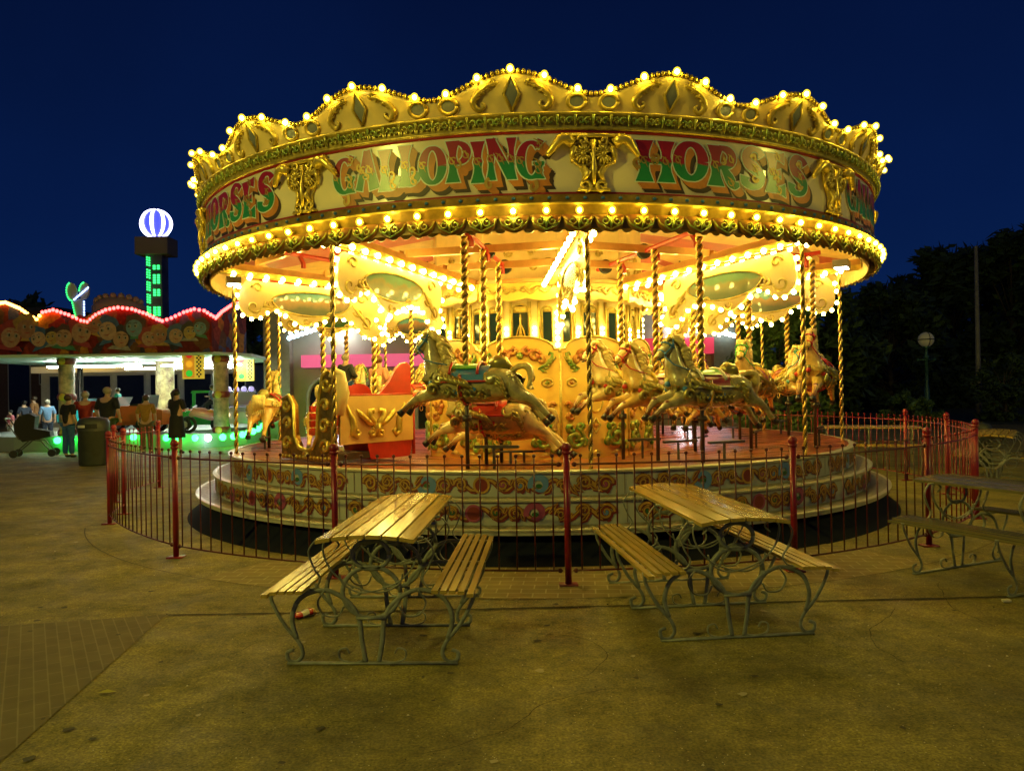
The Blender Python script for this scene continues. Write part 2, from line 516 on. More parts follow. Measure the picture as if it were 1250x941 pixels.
def floor_mat():
    m = bpy.data.materials.new('deck_boards'); m.use_nodes = True
    t = m.node_tree; p = t.nodes['Principled BSDF']
    tc = t.nodes.new('ShaderNodeTexCoord')
    mp = t.nodes.new('ShaderNodeMapping'); mp.inputs['Scale'].default_value = (1.0, 7.0, 1)
    mp.inputs['Rotation'].default_value = (0, 0, R_(-4))
    t.links.new(tc.outputs['Object'], mp.inputs[0])
    n = t.nodes.new('ShaderNodeTexNoise'); n.inputs['Scale'].default_value = 1.2; n.inputs['Detail'].default_value = 6
    t.links.new(mp.outputs[0], n.inputs['Vector'])
    r = t.nodes.new('ShaderNodeValToRGB')
    r.color_ramp.elements[0].position = .36; r.color_ramp.elements[1].position = .66
    r.color_ramp.elements[0].color = (0.30, 0.035, 0.010, 1); r.color_ramp.elements[1].color = (0.56, 0.17, 0.03, 1)
    t.links.new(n.outputs['Fac'], r.inputs[0])
    wv = t.nodes.new('ShaderNodeTexBrick'); wv.inputs['Scale'].default_value = 1.0
    wv.inputs['Color1'].default_value = (1, 1, 1, 1); wv.inputs['Color2'].default_value = (0.72, 0.72, 0.72, 1); wv.inputs['Mortar'].default_value = (0.2, 0.2, 0.2, 1)
    wv.inputs['Mortar Size'].default_value = .006; wv.inputs['Brick Width'].default_value = 2.4; wv.inputs['Row Height'].default_value = .16
    t.links.new(tc.outputs['Object'], wv.inputs['Vector'])
    x = t.nodes.new('ShaderNodeMixRGB'); x.blend_type = 'MULTIPLY'; x.inputs[0].default_value = 1
    t.links.new(r.outputs[0], x.inputs[1]); t.links.new(wv.outputs['Color'], x.inputs[2])
    t.links.new(x.outputs[0], p.inputs['Base Color'])
    rr = t.nodes.new('ShaderNodeMapRange'); rr.inputs[3].default_value = .16; rr.inputs[4].default_value = .42
    t.links.new(n.outputs['Fac'], rr.inputs[0]); t.links.new(rr.outputs[0], p.inputs['Roughness'])
    p.inputs['Coat Weight'].default_value = .4; p.inputs['Coat Roughness'].default_value = .15
    return m

b = MB()
b.lathe([(4.62, 0.262), (4.95, 0.0)], 160)
b.build('skirt', M_skirt, car, True)
b = MB(); b.lathe([(4.60, 0.262), (4.83, 0.262), (4.835, 0.300)], 160); b.build('bottom_riser', M_riser, car)
b = MB(); b.lathe([(4.835, 0.296), (4.850, 0.300), (4.850, 0.314), (4.835, 0.318), (4.800, 0.319)], 160); b.build('nosing', M_edge, car)
b = MB(); b.lathe([(4.80, 0.316), (4.55, 0.316)], 160); b.build('tread', M_tread, car)
b = MB(); b.lathe([(4.60, 0.31), (4.60, 0.535)], 160); b.build('riser', M_riser, car)
b = MB(); b.lathe([(4.60, 0.533), (4.635, 0.536), (4.638, 0.554), (4.60, 0.560), (4.58, 0.561)], 160); b.build('nosing', M_edge, car)
b = MB(); b.lathe([(4.58, 0.558), (4.36, 0.558)], 160); b.build('tread', M_tread, car)
b = MB(); b.lathe([(4.41, 0.55), (4.41, 0.776)], 160); b.build('riser', M_riser, car)
b = MB(); b.lathe([(4.40, 0.775), (4.44, 0.778), (4.445, 0.798), (4.42, 0.806), (4.36, 0.806)], 160); b.build('nosing', M_edge, car)
b = MB(); b.lathe([(4.36, 0.800), (1.5, 0.64)], 160); b.build('deck', floor_mat(), car)
def floor_z(r):
    return 0.64 + (r - 1.5) / 2.86 * 0.16

# painted scrollwork on the risers: dark red shade, gold line and coloured fill, one mesh per 36 degree board
def scrollwork(R, z0, hgt, th, seed, name):
    rnd = random.Random(seed)
    L = R * R_(36)
    fn = cmap(R, th)
    b = MB()
    cz = z0 + hgt / 2
    s = hgt
    # materials: 0 shade red, 1 gold, 2 brown, 3 blue, 4 green, 5 pink
    def swirl(u, v, r, d, flip=1):
        p = spiral(u, v, r * .92, r * .10, 90 + 90 * d * flip, 90 + 90 * d * flip - d * flip * 600, 24)
        b.mi = 0; b.ribbon(fn, [(x + .014, y - .016) for x, y in p], taper(24, r * .50, r * .40, r * .16), .0024)
        a0 = 90 + 90 * d * flip
        for i in range(6):
            a = R_(a0 - d * flip * (i * 52 + 10)); rr = r * (.95 - .04 * i)
            a2 = a - d * flip * .55
            q = [(u + rr * .8 * math.cos(a), v + rr * .8 * math.sin(a)), (u + rr * 1.06 * math.cos(a - d * flip * .2), v + rr * 1.06 * math.sin(a - d * flip * .2)), (u + rr * 1.18 * math.cos(a2), v + rr * 1.12 * math.sin(a2))]
            b.mi = 0; b.ribbon(fn, [(x + .010, y - .012) for x, y in q], [r * .36, r * .40, .004], .0028)
            b.mi = 2 if i % 2 else 1; b.ribbon(fn, q, [r * .28, r * .32, .003], .0036 + .0001 * i)
        b.mi = rnd.choice([2, 4, 5, 2, 3]); b.disc(fn, (u - .08 * r * d, v), r * .42, r * .36, .0034, 10)
        b.mi = 2; b.ribbon(fn, p, taper(24, r * .40, r * .34, r * .16), .0046)
        b.mi = 1; b.ribbon(fn, p, taper(24, r * .26, r * .22, r * .12), .0054)
    def leaf(u, v, du, dv, wd):
        b.mi = 0; b.ribbon(fn, [(u + .01, v - .012), (u + du * .5 + .01, v + dv * .65 - .012), (u + du + .01, v + dv - .012)], [wd * .5, wd * 1.15, .004], .0030)
        b.mi = 1; b.ribbon(fn, [(u, v), (u + du * .5, v + dv * .65), (u + du, v + dv)], [wd * .5, wd, .003], .0052)
        b.mi = 2; b.ribbon(fn, [(u + du * .1, v + dv * .1), (u + du * .5, v + dv * .62), (u + du * .85, v + dv * .85)], [wd * .15, wd * .4, .002], .0058)
    for wv_, mi_, wd_, h_ in ((.012, 0, .050, .0022), (0, 2, .040, .0029), (0, 1, .024, .0033)):
        b.mi = mi_
        b.ribbon(fn, [(L * (.05 + .90 * i / 70) + wv_, cz + s * .24 * math.sin(i * .72) - wv_) for i in range(71)], [wd_ * (.6 + .5 * abs(math.sin(i * .36))) for i in range(71)], h_)
    for sd in (-1, 1):
        def U(x): return L / 2 + sd * x * L / 2
        swirl(U(.86), cz, s * .42, -sd)
        swirl(U(.715), cz + .02, s * .34, sd)
        swirl(U(.57), cz - .01, s * .32, -sd, -1)
        for x in (.79, .75, .64, .61, .49):
            leaf(U(x), cz, sd * .05 * L * rnd.choice([1, -1]) * .6, s * rnd.uniform(.28, .46) * rnd.choice([1, -1]), .04)
        # ribbon bow
        b.mi = 0 if seed % 2 else 3
        u = U(.40)
        b.mi = 5 if seed % 2 else 3
        b.ribbon(fn, spiral(u, cz, s * .40, s * .24, 200, 200 - sd * 330, 18), taper(18, .05, .065, .02), .0056)
        b.mi = 4; b.disc(fn, (u, cz - .01), s * .15, s * .1, .0050, 12)
        swirl(U(.27), cz, s * .36, -sd)
        swirl(U(.15), cz + .005, s * .33, sd, -1)
        leaf(U(.20), cz, sd * .03, s * .3, .04); leaf(U(.31), cz, sd * .03, -s * .3, .04)
    b.mi = 0; b.disc(fn, (L / 2, cz), s * .36, s * .36, .0060, 18)
    b.mi = 5 if seed % 2 else 1; b.ribbon(fn, spiral(L / 2, cz, s * .34, s * .34, 0, 360, 20), .022, .0068)
    # board seam
    b.mi = 2; b.ribbon(fn, [(0, z0 + .005), (0, z0 + hgt - .01)], .006, .003)
    return b.build(name, [mat('shade_red', (0.20, 0.022, 0.018), .45), mat('scroll_gold', (0.48, 0.26, 0.045), .4, .1, var=.2), mat('scroll_brown', (0.12, 0.030, 0.014), .5), mat('scroll_blue', (0.12, 0.24, 0.50), .4), mat('scroll_green', (0.03, 0.12, 0.04), .4), mat('scroll_pink', (0.32, 0.06, 0.14), .4)], car)
for k in range(10):
    scrollwork(4.415, .56, .215, -27.0 + 36 * k, 2, 'painted_riser_board')
    scrollwork(4.605, .32, .215, -27.5 + 36 * k, 3, 'painted_riser_board')

# ---- rounding boards (outer fascia)
RB = 4.69
ZB0, ZB1 = 3.385, 3.950
def strip_ring(prof, th, mats, name, n=12, span=36, parent=car, smooth=True):
    b = MB(); b.lathe(prof, n, a0=R_(th), a1=R_(th + span))
    return b.build(name, mats, parent, smooth)
LET = {}
def arc(cx, cy, rx, ry, a0, a1, n=16):
    return [(cx + rx * math.cos(R_(a0 + (a1 - a0) * i / n)), cy + ry * math.sin(R_(a0 + (a1 - a0) * i / n))) for i in range(n + 1)]
def stem(x, y0, y1, w=.20):
    n = 8
    return ([(x, y0 + (y1 - y0) * i / n) for i in range(n + 1)], [w * f for f in (1.95, 1.5, 1.1, .95, 1.25, .95, 1.1, 1.5, 1.95)])
def bar2(p, q, w0, w1):
    n = 4
    return ([(p[0] + (q[0] - p[0]) * i / n, p[1] + (q[1] - p[1]) * i / n) for i in range(n + 1)], [w0 + (w1 - w0) * (i / n) ** 2 for i in range(n + 1)])
def bowl(cx, cy, rx, ry, a0, a1, thick=.2, thin=.08, n=18):
    p = arc(cx, cy, rx, ry, a0, a1, n)
    wd = []
    for i in range(n + 1):
        a = R_(a0 + (a1 - a0) * i / n)
        wd.append(thin + (thick - thin) * abs(math.cos(a)) ** 1.2)
    return (p, wd)
def curl(cx, cy, r, a0, a1, w0=.09, w1=.03):
    return (spiral(cx, cy, r, r * .25, a0, a1, 12), [w0 + (w1 - w0) * i / 12 for i in range(13)])
LET['G'] = (.86, [bowl(.43, .5, .33, .42, 48, 318, .24, .10), stem(.68, .05, .44, .15), bar2((.48, .42), (.82, .42), .06, .12), bar2((.62, .78), (.74, .98), .08, .2), curl(.47, -.13, .15, 60, -260, .13, .06)])
LET['A'] = (.88, [bar2((.42, 1.0), (.14, .02), .15, .22), bar2((.44, 1.0), (.72, .02), .22, .32), bar2((.22, .35), (.66, .35), .09, .09), curl(.16, .62, .13, 320, 40)])
LET['L'] = (.72, [stem(.22, 0, 1, .20), (smooth_path([(.2, .08, 0), (.45, .06, 0), (.58, .14, 0), (.62, .32, 0)], 5), [.15] * 10 + [.2, .22, .24, .26, .28, .3]), curl(.45, .36, .14, 270, 600)])
LET['O'] = (.90, [bowl(.43, .5, .32, .42, 0, 360, .25, .11, 28)])
LET['P'] = (.80, [stem(.20, 0, 1, .20), bowl(.34, .70, .32, .24, 100, -130, .22, .10), curl(.36, .40, .12, 90, -220)])
LET['I'] = (.46, [stem(.20, 0, 1, .20)])
LET['N'] = (.98, [stem(.16, 0, 1, .14), bar2((.16, .98), (.78, .04), .2, .24), stem(.80, 0, 1, .14), curl(.10, -.10, .14, 90, 420, .12, .05)])
LET['H'] = (.96, [stem(.22, 0, 1, .19), stem(.76, 0, 1, .19), bar2((.22, .5), (.76, .5), .1, .1), curl(.06, .46, .13, 300, -60), curl(.5, .62, .12, 200, 500)])
LET['R'] = (.92, [stem(.20, 0, 1, .20), bowl(.36, .72, .30, .23, 100, -120, .22, .10), (smooth_path([(.40, .48, 0), (.55, .25, 0), (.70, .05, 0), (.86, .08, 0)], 5), [.12, .13, .15, .17, .19, .21, .22, .22, .22, .2, .18, .16, .14, .12, .1, .08]), curl(.4, .6, .09, 90, -200)])
LET['S'] = (.80, [(smooth_path([(.66, .80, 0), (.56, .94, 0), (.34, .97, 0), (.17, .80, 0), (.24, .60, 0), (.46, .46, 0), (.62, .28, 0), (.54, .06, 0), (.30, .02, 0), (.12, .12, 0), (.12, .26, 0)], 4), [.22, .2, .17, .14, .12, .1, .1, .11, .13, .16, .18, .2, .21, .22, .23, .24, .24, .24, .25, .25, .24, .24, .23, .22, .21, .2, .18, .15, .12, .1, .1, .11, .12, .13, .15, .17, .19, .2, .21, .22, .22]), curl(.42, .24, .11, 0, -320), curl(.40, .74, .1, 180, -120)])
LET['E'] = (.78, [stem(.20, 0, 1, .20), bar2((.2, .94), (.62, .92), .1, .24), bar2((.2, .5), (.50, .5), .08, .2), bar2((.2, .06), (.66, .08), .1, .28), curl(.36, .32, .1, 180, -160)])

def two_tone():
    m = bpy.data.materials.new('letter_two_tone'); m.use_nodes = True
    t = m.node_tree; p = t.nodes['Principled BSDF']
    tc = t.nodes.new('ShaderNodeTexCoord'); sp = t.nodes.new('ShaderNodeSeparateXYZ')
    t.links.new(tc.outputs['Object'], sp.inputs[0])
    n = t.nodes.new('ShaderNodeTexNoise'); n.inputs['Scale'].default_value = 9
    t.links.new(tc.outputs['Object'], n.inputs['Vector'])
    ad = t.nodes.new('ShaderNodeMath'); ad.operation = 'MULTIPLY_ADD'; ad.inputs[1].default_value = .07
    t.links.new(n.outputs['Fac'], ad.inputs[0]); t.links.new(sp.outputs['Z'], ad.inputs[2])
    r = t.nodes.new('ShaderNodeMapRange'); r.inputs[1].default_value = 3.715; r.inputs[2].default_value = 3.735
    t.links.new(ad.outputs[0], r.inputs[0])
    x = t.nodes.new('ShaderNodeMixRGB'); x.inputs[1].default_value = (0.02, 0.21, 0.07, 1); x.inputs[2].default_value = (0.30, 0.012, 0.025, 1)
    t.links.new(r.outputs[0], x.inputs[0]); t.links.new(x.outputs[0], p.inputs['Base Color'])
    p.inputs['Roughness'].default_value = .3
    return m
M_two = two_tone()
M_outl = mat('letter_outline', (0.62, 0.72, 0.66), .35)
M_curl = mat('letter_curl', (0.40, 0.27, 0.06), .4, .3)

def lettering(word, th_a, th_b, parent):
    total = sum(LET[c][0] for c in word)
    L = (R_(th_b - th_a)) * RB
    sx = L / total
    sy = .385; y0 = 3.510
    fn0 = cmap(RB, th_a)
    parts = {'shade': MB(), 'drop': MB(), 'outline': MB(), 'fill': MB(), 'curls': MB()}
    x = 0.0
    k = 0
    for ci, c in enumerate(word):
        wd, strokes = LET[c]
        dz = (.012 if ci % 2 else -.008)
        for si, (pts, ws) in enumerate(strokes):
            is_curl = len(pts) == 13
            P = [(x * sx + p[0] * sx, y0 + dz + p[1] * sy) for p in pts]
            W = [q * min(sx, sy * 1.05) * (1.22 if len(pts) != 13 else 1.0) for q in ws[:len(P)]]
            W += [W[-1]] * (len(P) - len(W))
            def ext(P, e):
                a, b2 = P[0], P[1]; l = math.hypot(a[0] - b2[0], a[1] - b2[1]) or 1
                p0 = (a[0] + (a[0] - b2[0]) / l * e, a[1] + (a[1] - b2[1]) / l * e)
                a, b2 = P[-1], P[-2]; l = math.hypot(a[0] - b2[0], a[1] - b2[1]) or 1
                p1 = (a[0] + (a[0] - b2[0]) / l * e, a[1] + (a[1] - b2[1]) / l * e)
                return [p0] + list(P[1:-1]) + [p1]
            jit = k * .00011
            k += 1
            for j in range(3):
                o = .92 + .14 * j
                parts['shade'].ribbon(fn0, [(a + .078 * o, q - .082 * o) for a, q in P], [q_ + .012 for q_ in W], .0020 + jit * .4 + j * .0008)
            for j in range(5):
                o = 1 - .2 * j
                parts['drop'].ribbon(fn0, [(a + .062 * o, q - .066 * o) for a, q in P], W, .0050 + jit * .6 + j * .0010)
            if is_curl:
                parts['curls'].ribbon(fn0, P, W, .0158 + jit * .6)
                continue
            parts['outline'].ribbon(fn0, ext(P, .010), [q_ + .020 for q_ in W], .0110 + jit * .6)
            parts['fill'].ribbon(fn0, P, [max(.006, q_ - .004) for q_ in W], .0135 + jit * .6)
            # engraved gold scroll across the middle of each main stroke
            mid = P[len(P) // 2]
            parts['curls'].ribbon(fn0, spiral(mid[0], mid[1], .042, .012, 40 + 60 * si, 400 + 60 * si, 10), .012, .0165 + jit * .6)
            parts['curls'].ribbon(fn0, [(mid[0] - .05, mid[1] + .05), (mid[0] - .01, mid[1] + .03), (mid[0] + .03, mid[1] - .06)], [.006, .016, .004], .0172 + jit * .6)
        x += wd
    parts['shade'].build('letter_shade', M_brown, parent)
    parts['drop'].build('letter_block', M_orange, parent)
    parts['outline'].build('letter_edge', M_outl, parent)
    parts['fill'].build('lettering', M_two, parent)
    parts['curls'].build('letter_scroll', M_curl, parent)

def crown_z(th):
    t = math.cos(2 * math.pi * (th - (TH0 + 9)) / 18.0)
    return 4.275 + .185 * ((1 + t) / 2) ** .85
def crown_r(z):
    return 4.70 + .16 * max(0, min(1, (z - 4.11) / .36)) ** 1.2

M_eggs = M_goldgr
for k in range(10):
    th = TH0 + 36 * k
    # name board
    nb = strip_ring([(RB, ZB0), (RB, ZB1)], th, M_cream, 'name_board', 14, 36)
    b = MB(); b.lathe([(RB + .001, ZB1 - .012), (RB + .012, ZB1 - .010), (RB + .012, ZB1 + .012)], 14, a0=R_(th), a1=R_(th + 36))
    b.lathe([(RB + .012, ZB0 - .008), (RB + .012, ZB0 + .010), (RB + .001, ZB0 + .012)], 14, a0=R_(th), a1=R_(th + 36))
    b.build('board_border', M_crimson, nb, True)
    c = th + 18
    if k % 2 == 0:
        lettering('HORSES', c - 13.1, c + 12.4, nb)
    else:
        lettering('GALLOPING', c - 13.4, c + 12.6, nb)
    # crown board with wavy top
    n = 44
    b = MB(); vs = []
    rows = 5
    for i in range(n + 1):
        a = th + 36 * i / n
        zt = crown_z(a)
        for j in range(rows + 1):
            z = 4.105 + (zt - 4.105) * j / rows
            vs.append(cyl(crown_r(z), a, z))
        vs.append(cyl(crown_r(zt) - .05, a, zt)); vs.append(cyl(4.62, a, 4.105))
    m_ = rows + 3
    b.add(vs, [(i * m_ + j, (i + 1) * m_ + j, (i + 1) * m_ + j + 1, i * m_ + j + 1) for i in range(n) for j in range(m_ - 1)])
    cb = b.build('crown_board', M_creamy, car, True)
    b = MB()
    for i in range(64):
        a = th + 36 * (i + .5) / 64
        z = crown_z(a)
        b.sphere(cyl(crown_r(z) + .004, a, z + .004), .025, 6, 4)
    b.build('beading', M_gold, cb, True)
    b = MB(); mm = MB()
    for pk in (9, 27):
        a = th + pk
        zc = 4.285
        fn = lambda u, v, h, a=a: cyl(crown_r(v) + h, a + math.degrees(u / 4.78), v)
        dm = [(0, -.115), (.058, 0), (0, .115), (-.058, 0)]
        b.tube([fn(u * 1.25, zc + v * 1.22, .01) for u, v in dm + [dm[0]]], .016, 5)
        mm.prism([(u, zc + v) for u, v in dm], fn, .004, .012)
        for sd in (-1, 1):
            p = smooth_path([(sd * .12, .12, 0), (sd * .20, .10, 0), (sd * .30, .05, 0), (sd * .36, -.03, 0), (sd * .31, -.09, 0), (sd * .26, -.06, 0), (sd * .28, -.03, 0)], 4)
            pts = [fn(q[0], min(zc + q[1] - .03, crown_z(a + math.degrees(q[0] / 4.78)) - .04), .012) for q in p]
            b.tube(pts, taper(len(pts) - 1, .012, .034, .010), 6)
            for lf in range(4):
                u0 = sd * (.14 + .05 * lf)
                pp = [fn(u0, zc + .06 - .025 * lf, .012), fn(u0 + sd * .03, zc + .11 - .045 * lf, .02), fn(u0 + sd * .075, zc + .10 - .05 * lf, .012)]
                b.tube(pp, [.010, .020, .004], 5)
            uo = sd * .60
            zo = 4.215
            b.tube([fn(uo + .085 * math.cos(R_(x)), zo + .062 * math.sin(R_(x)), .008) for x in range(0, 361, 20)], .02, 6)
            mm.disc(fn, (uo, zo), .078, .055, .008, 16)
    b.build('scroll_ornament', M_golddk, cb, True)
    mm.build('mirror', M_mirror, cb)
    # cornice with egg-and-leaf relief
    co = strip_ring([(RB + .012, 3.962), (RB + .035, 3.966), (RB + .04, 3.984), (RB + .03, 3.99), (RB + .06, 4.085), (RB + .085, 4.092), (RB + .088, 4.112), (RB + .01, 4.116)], th, M_golddk, 'cornice', 14)
    b = MB()
    for i in range(18):
        a = th + 2 * i + 1
        for sg in (-1, 1):
            p = spiral(sg * .028, 0, .034, .008, 90 - sg * 90, 90 - sg * 90 + sg * 380, 8)
            b.tube([cyl(RB + .048 + (v + .05) * .28, a + math.degrees(u / RB), 4.035 + v * 1.1) for u, v in p], taper(8, .012, .012, .006), 5)
        b.tube([cyl(RB + .05, a + 1, 3.995), cyl(RB + .075, a + 1, 4.04), cyl(RB + .085, a + 1, 4.085)], [.006, .012, .016], 5)
    b.build('leaf_moulding', M_eggs, co, True)
    # lower moulding with blue studs
    lm = strip_ring([(RB + .012, 3.376), (RB + .03, 3.370), (RB + .045, 3.30), (RB + .07, 3.292), (RB + .075, 3.272), (RB + .02, 3.262), (RB + .02, 3.06)], th, mat('bronze_moulding', (0.24, 0.15, 0.035), .4, .3, var=.3, vscale=12), 'lower_moulding', 14)
    b = MB()
    for i in range(18):
        a = th + 2 * i + 1
        b.sphere(cyl(RB + .040, a, 3.335), .020, 6, 4, (1, 1, .8))
    b.build('stud', M_blue, lm, True)
    b = MB()
    b.lathe([(RB + .066, 3.284), (RB + .082, 3.288), (RB + .086, 3.276), (RB + .07, 3.270)], 14, a0=R_(th), a1=R_(th + 36))
    b.build('gilt_bead', M_gold, lm, True)
    # scalloped valance: ten cups below the bulbs
    b = MB(); g2 = MB()
    for i in range(10):
        a = th + 3.6 * i + 1.8
        fn = cmap(RB + .01, a)
        W = RB * R_(3.6) / 2 * .985
        vs = []
        rows = 7
        cols = 10
        for r in range(rows + 1):
            for q_ in range(cols + 1):
                u = -1 + 2 * q_ / cols
                zb = -.125 * math.sqrt(max(0, 1 - u * u)) - .03
                v = 3.185 + (zb) * r / rows
                bulge = .055 * math.sqrt(max(0, 1 - u * u)) * math.sin(math.pi * min(1, (r / rows) * .85 + .15))
                vs.append(fn(u * W, v, .01 + bulge))
        b.add(vs, [(r * (cols + 1) + q_, r * (cols + 1) + q_ + 1, (r + 1) * (cols + 1) + q_ + 1, (r + 1) * (cols + 1) + q_) for r in range(rows) for q_ in range(cols)])
        for sg in (-1, 1):
            p = spiral(sg * .055, 3.115, .045, .012, 90, 90 + sg * 420, 10)
            g2.tube([fn(u, v, .066) for u, v in p], .0085, 5)
        g2.tube([fn(0, 3.14, .07), fn(0, 3.09, .075), fn(0, 3.05, .045)], [.005, .014, .006], 5)
        g2.tube([fn(-W * .9, 3.16, .02), fn(-W * .75, 3.10, .04), fn(0, 3.04, .05), fn(W * .75, 3.10, .04), fn(W * .9, 3.16, .02)], .009, 5)
    sv = b.build('scallop_valance', mat('scallop_maroon', (0.40, 0.24, 0.06), .35, .3, var=.3, col2=(0.26, 0.09, .04), vscale=16), car, True)
    g2.build('valance_scroll', M_goldgr, sv, True)
    # inner back of the fascia
    strip_ring([(RB - .05, 3.06), (RB - .05, 4.2)], th, M_creamy, 'fascia_back', 10)
    b = MB()
    for i in range(22):
        a = th + 36 * (i + .5) / 22
        fn = cmap(RB - .07, a)
        out = [(-.058, 3.16)] + [(.058 * math.cos(R_(x)), 3.085 + .05 * math.sin(R_(x))) for x in range(180, 361, 30)] + [(.058, 3.16)]
        b.prism(out, fn, 0, .012)
    b.build('fringe', M_creamy, car)
    # pilaster: twin shells, horse heads, leaf foot
    fn = cmap(RB, th)
    b = MB()
    b.prism([(-.30, 3.925), (.30, 3.925), (.27, 3.89), (-.27, 3.89)], fn, .002, .06)
    b.prism([(-.20, 3.89), (.20, 3.89), (.19, 3.74), (.10, 3.56), (.11, 3.42), (-.11, 3.42), (-.10, 3.56), (-.19, 3.74)], fn, .002, .025)
    for sg in (-1, 1):
        cx, cz = sg * .095, 3.74
        for i in range(13):
            a = R_(25 * i + 20)
            b.tube([fn(cx + .02 * math.cos(a), cz + .02 * math.sin(a), .05), fn(cx + .06 * math.cos(a), cz + .06 * math.sin(a), .058), fn(cx + .095 * math.cos(a), cz + .11 * math.sin(a), .03)], [.006, .013, .012], 5)
        b.sphere(fn(cx, cz, .045), .028, 8, 5)
        b.tube([fn(u, v, .04) for u, v in spiral(cx, cz, .112, .112, 0, 360, 18)], .013, 5)
        b.tube([fn(u, v, .04) for u, v in spiral(sg * .08, 3.45, .06, .014, 270, 270 - sg * 430, 12)], taper(12, .02, .02, .012), 5)
        b.tube([fn(sg * .10, 3.64, .04), fn(sg * .05, 3.56, .06), fn(sg * .09, 3.49, .04)], [.012, .028, .016], 6)
        b.tube([fn(u, v, .05) for u, v in spiral(sg * .1, 3.855, .05, .012, 180, 180 + sg * 400, 10)], .016, 5)
        # horse head turned down and outward
        b.tube([fn(sg * .19, 3.83, .05), fn(sg * .25, 3.87, .07), fn(sg * .31, 3.86, .075), fn(sg * .36, 3.80, .065), fn(sg * .41, 3.74, .05), fn(sg * .425, 3.72, .045)], [.05, .055, .048, .036, .028, .020], 8)
        b.tube([fn(sg * .29, 3.89, .07), fn(sg * .285, 3.925, .07)], [.014, .003], 5)
        b.tube([fn(sg * .17, 3.80, .06), fn(sg * .20, 3.72, .05), fn(sg * .20, 3.65, .03)], [.03, .022, .006], 6)
    b.tube([fn(0, 3.86, .05), fn(0, 3.72, .06), fn(0, 3.60, .06), fn(0, 3.45, .05)], [.03, .014, .03, .012], 6)
    b.prism([(-.14, 3.425), (.14, 3.425), (.16, 3.395), (-.16, 3.395)], fn, .002, .05)
    b.build('pilaster', M_gold, car, True)

# ---- bulbs along the rim and the crown
def bulb_mesh(r):
    b = MB(); b.sphere((0, 0, 0), r, 10, 6, (1, 1, 1.15)); return b
rim_pos = [cyl(RB + .115, TH0 + 3.6 * i + 1.8, 3.205) for i in range(100)]
crown_pos = []
for i in range(100):
    a = TH0 + 3.6 * (i + .5)
    z = crown_z(a)
    crown_pos.append(cyl(crown_r(z) + .045, a, z + .004))
allb = [(p, .034) for p in rim_pos] + [(p, .036) for p in crown_pos]
allb.sort(key=lambda t: t[0][1])
bm0 = None
rb_ = random.Random(12)
M_bv = [M_bulb, M_bulb, M_bulb, mat('bulb_glow_dim', (1, .9, .6), .4, emit=(1, .70, .08), es=80), mat('bulb_glow_hot', (1, .9, .6), .4, emit=(1, .82, .16), es=220), mat('bulb_glow_amber', (1, .9, .6), .4, emit=(1, .66, .05), es=110)]
M_glass = bpy.data.materials.new('bulb_glass_halo'); M_glass.use_nodes = True  # glass shell whose yellow emission draws a halo round the core
t_ = M_glass.node_tree
for n_ in list(t_.nodes): t_.nodes.remove(n_)
go_ = t_.nodes.new('ShaderNodeOutputMaterial'); gm_ = t_.nodes.new('ShaderNodeMixShader'); gt_ = t_.nodes.new('ShaderNodeBsdfTransparent'); ge_ = t_.nodes.new('ShaderNodeEmission')
gt_.inputs[0].default_value = (1, .93, .6, 1); ge_.inputs[0].default_value = (1.0, .70, .03, 1); ge_.inputs[1].default_value = 3.2; gm_.inputs[0].default_value = .30
t_.links.new(gt_.outputs[0], gm_.inputs[1]); t_.links.new(ge_.outputs[0], gm_.inputs[2]); t_.links.new(gm_.outputs[0], go_.inputs[0])
M_glass.cycles.emission_sampling = 'NONE'
def lit_bulb():
    b = MB(); b.mi = 0; b.sphere((0, 0, 0), .022, 10, 6, (1, 1, 1.1))
    b.mi = 1; b.sphere((0, 0, 0), .037, 12, 8, (1, 1, 1.12))
    b.mi = 2; b.tube([(0, .070, -.012), (0, .037, -.006)], .018, 8)
    return b
for p, r in allb[:100]:
    if bm0 is None:
        o = lit_bulb().build('light_bulb', [M_bulb, M_glass, M_brass], car, True, p); bm0 = o
    else:
        o = bm0.copy(); C.objects.link(o); o.parent = car; o.location = p
        o.material_slots[0].link = 'OBJECT'; o.material_slots[0].material = rb_.choice(M_bv)
    o.rotation_euler = (rb_.uniform(-.25, .25), 0, math.atan2(p[0], -p[1]))
rest = MB()
for p, r in allb[100:]:
    rest.sphere(p, r, 8, 5)

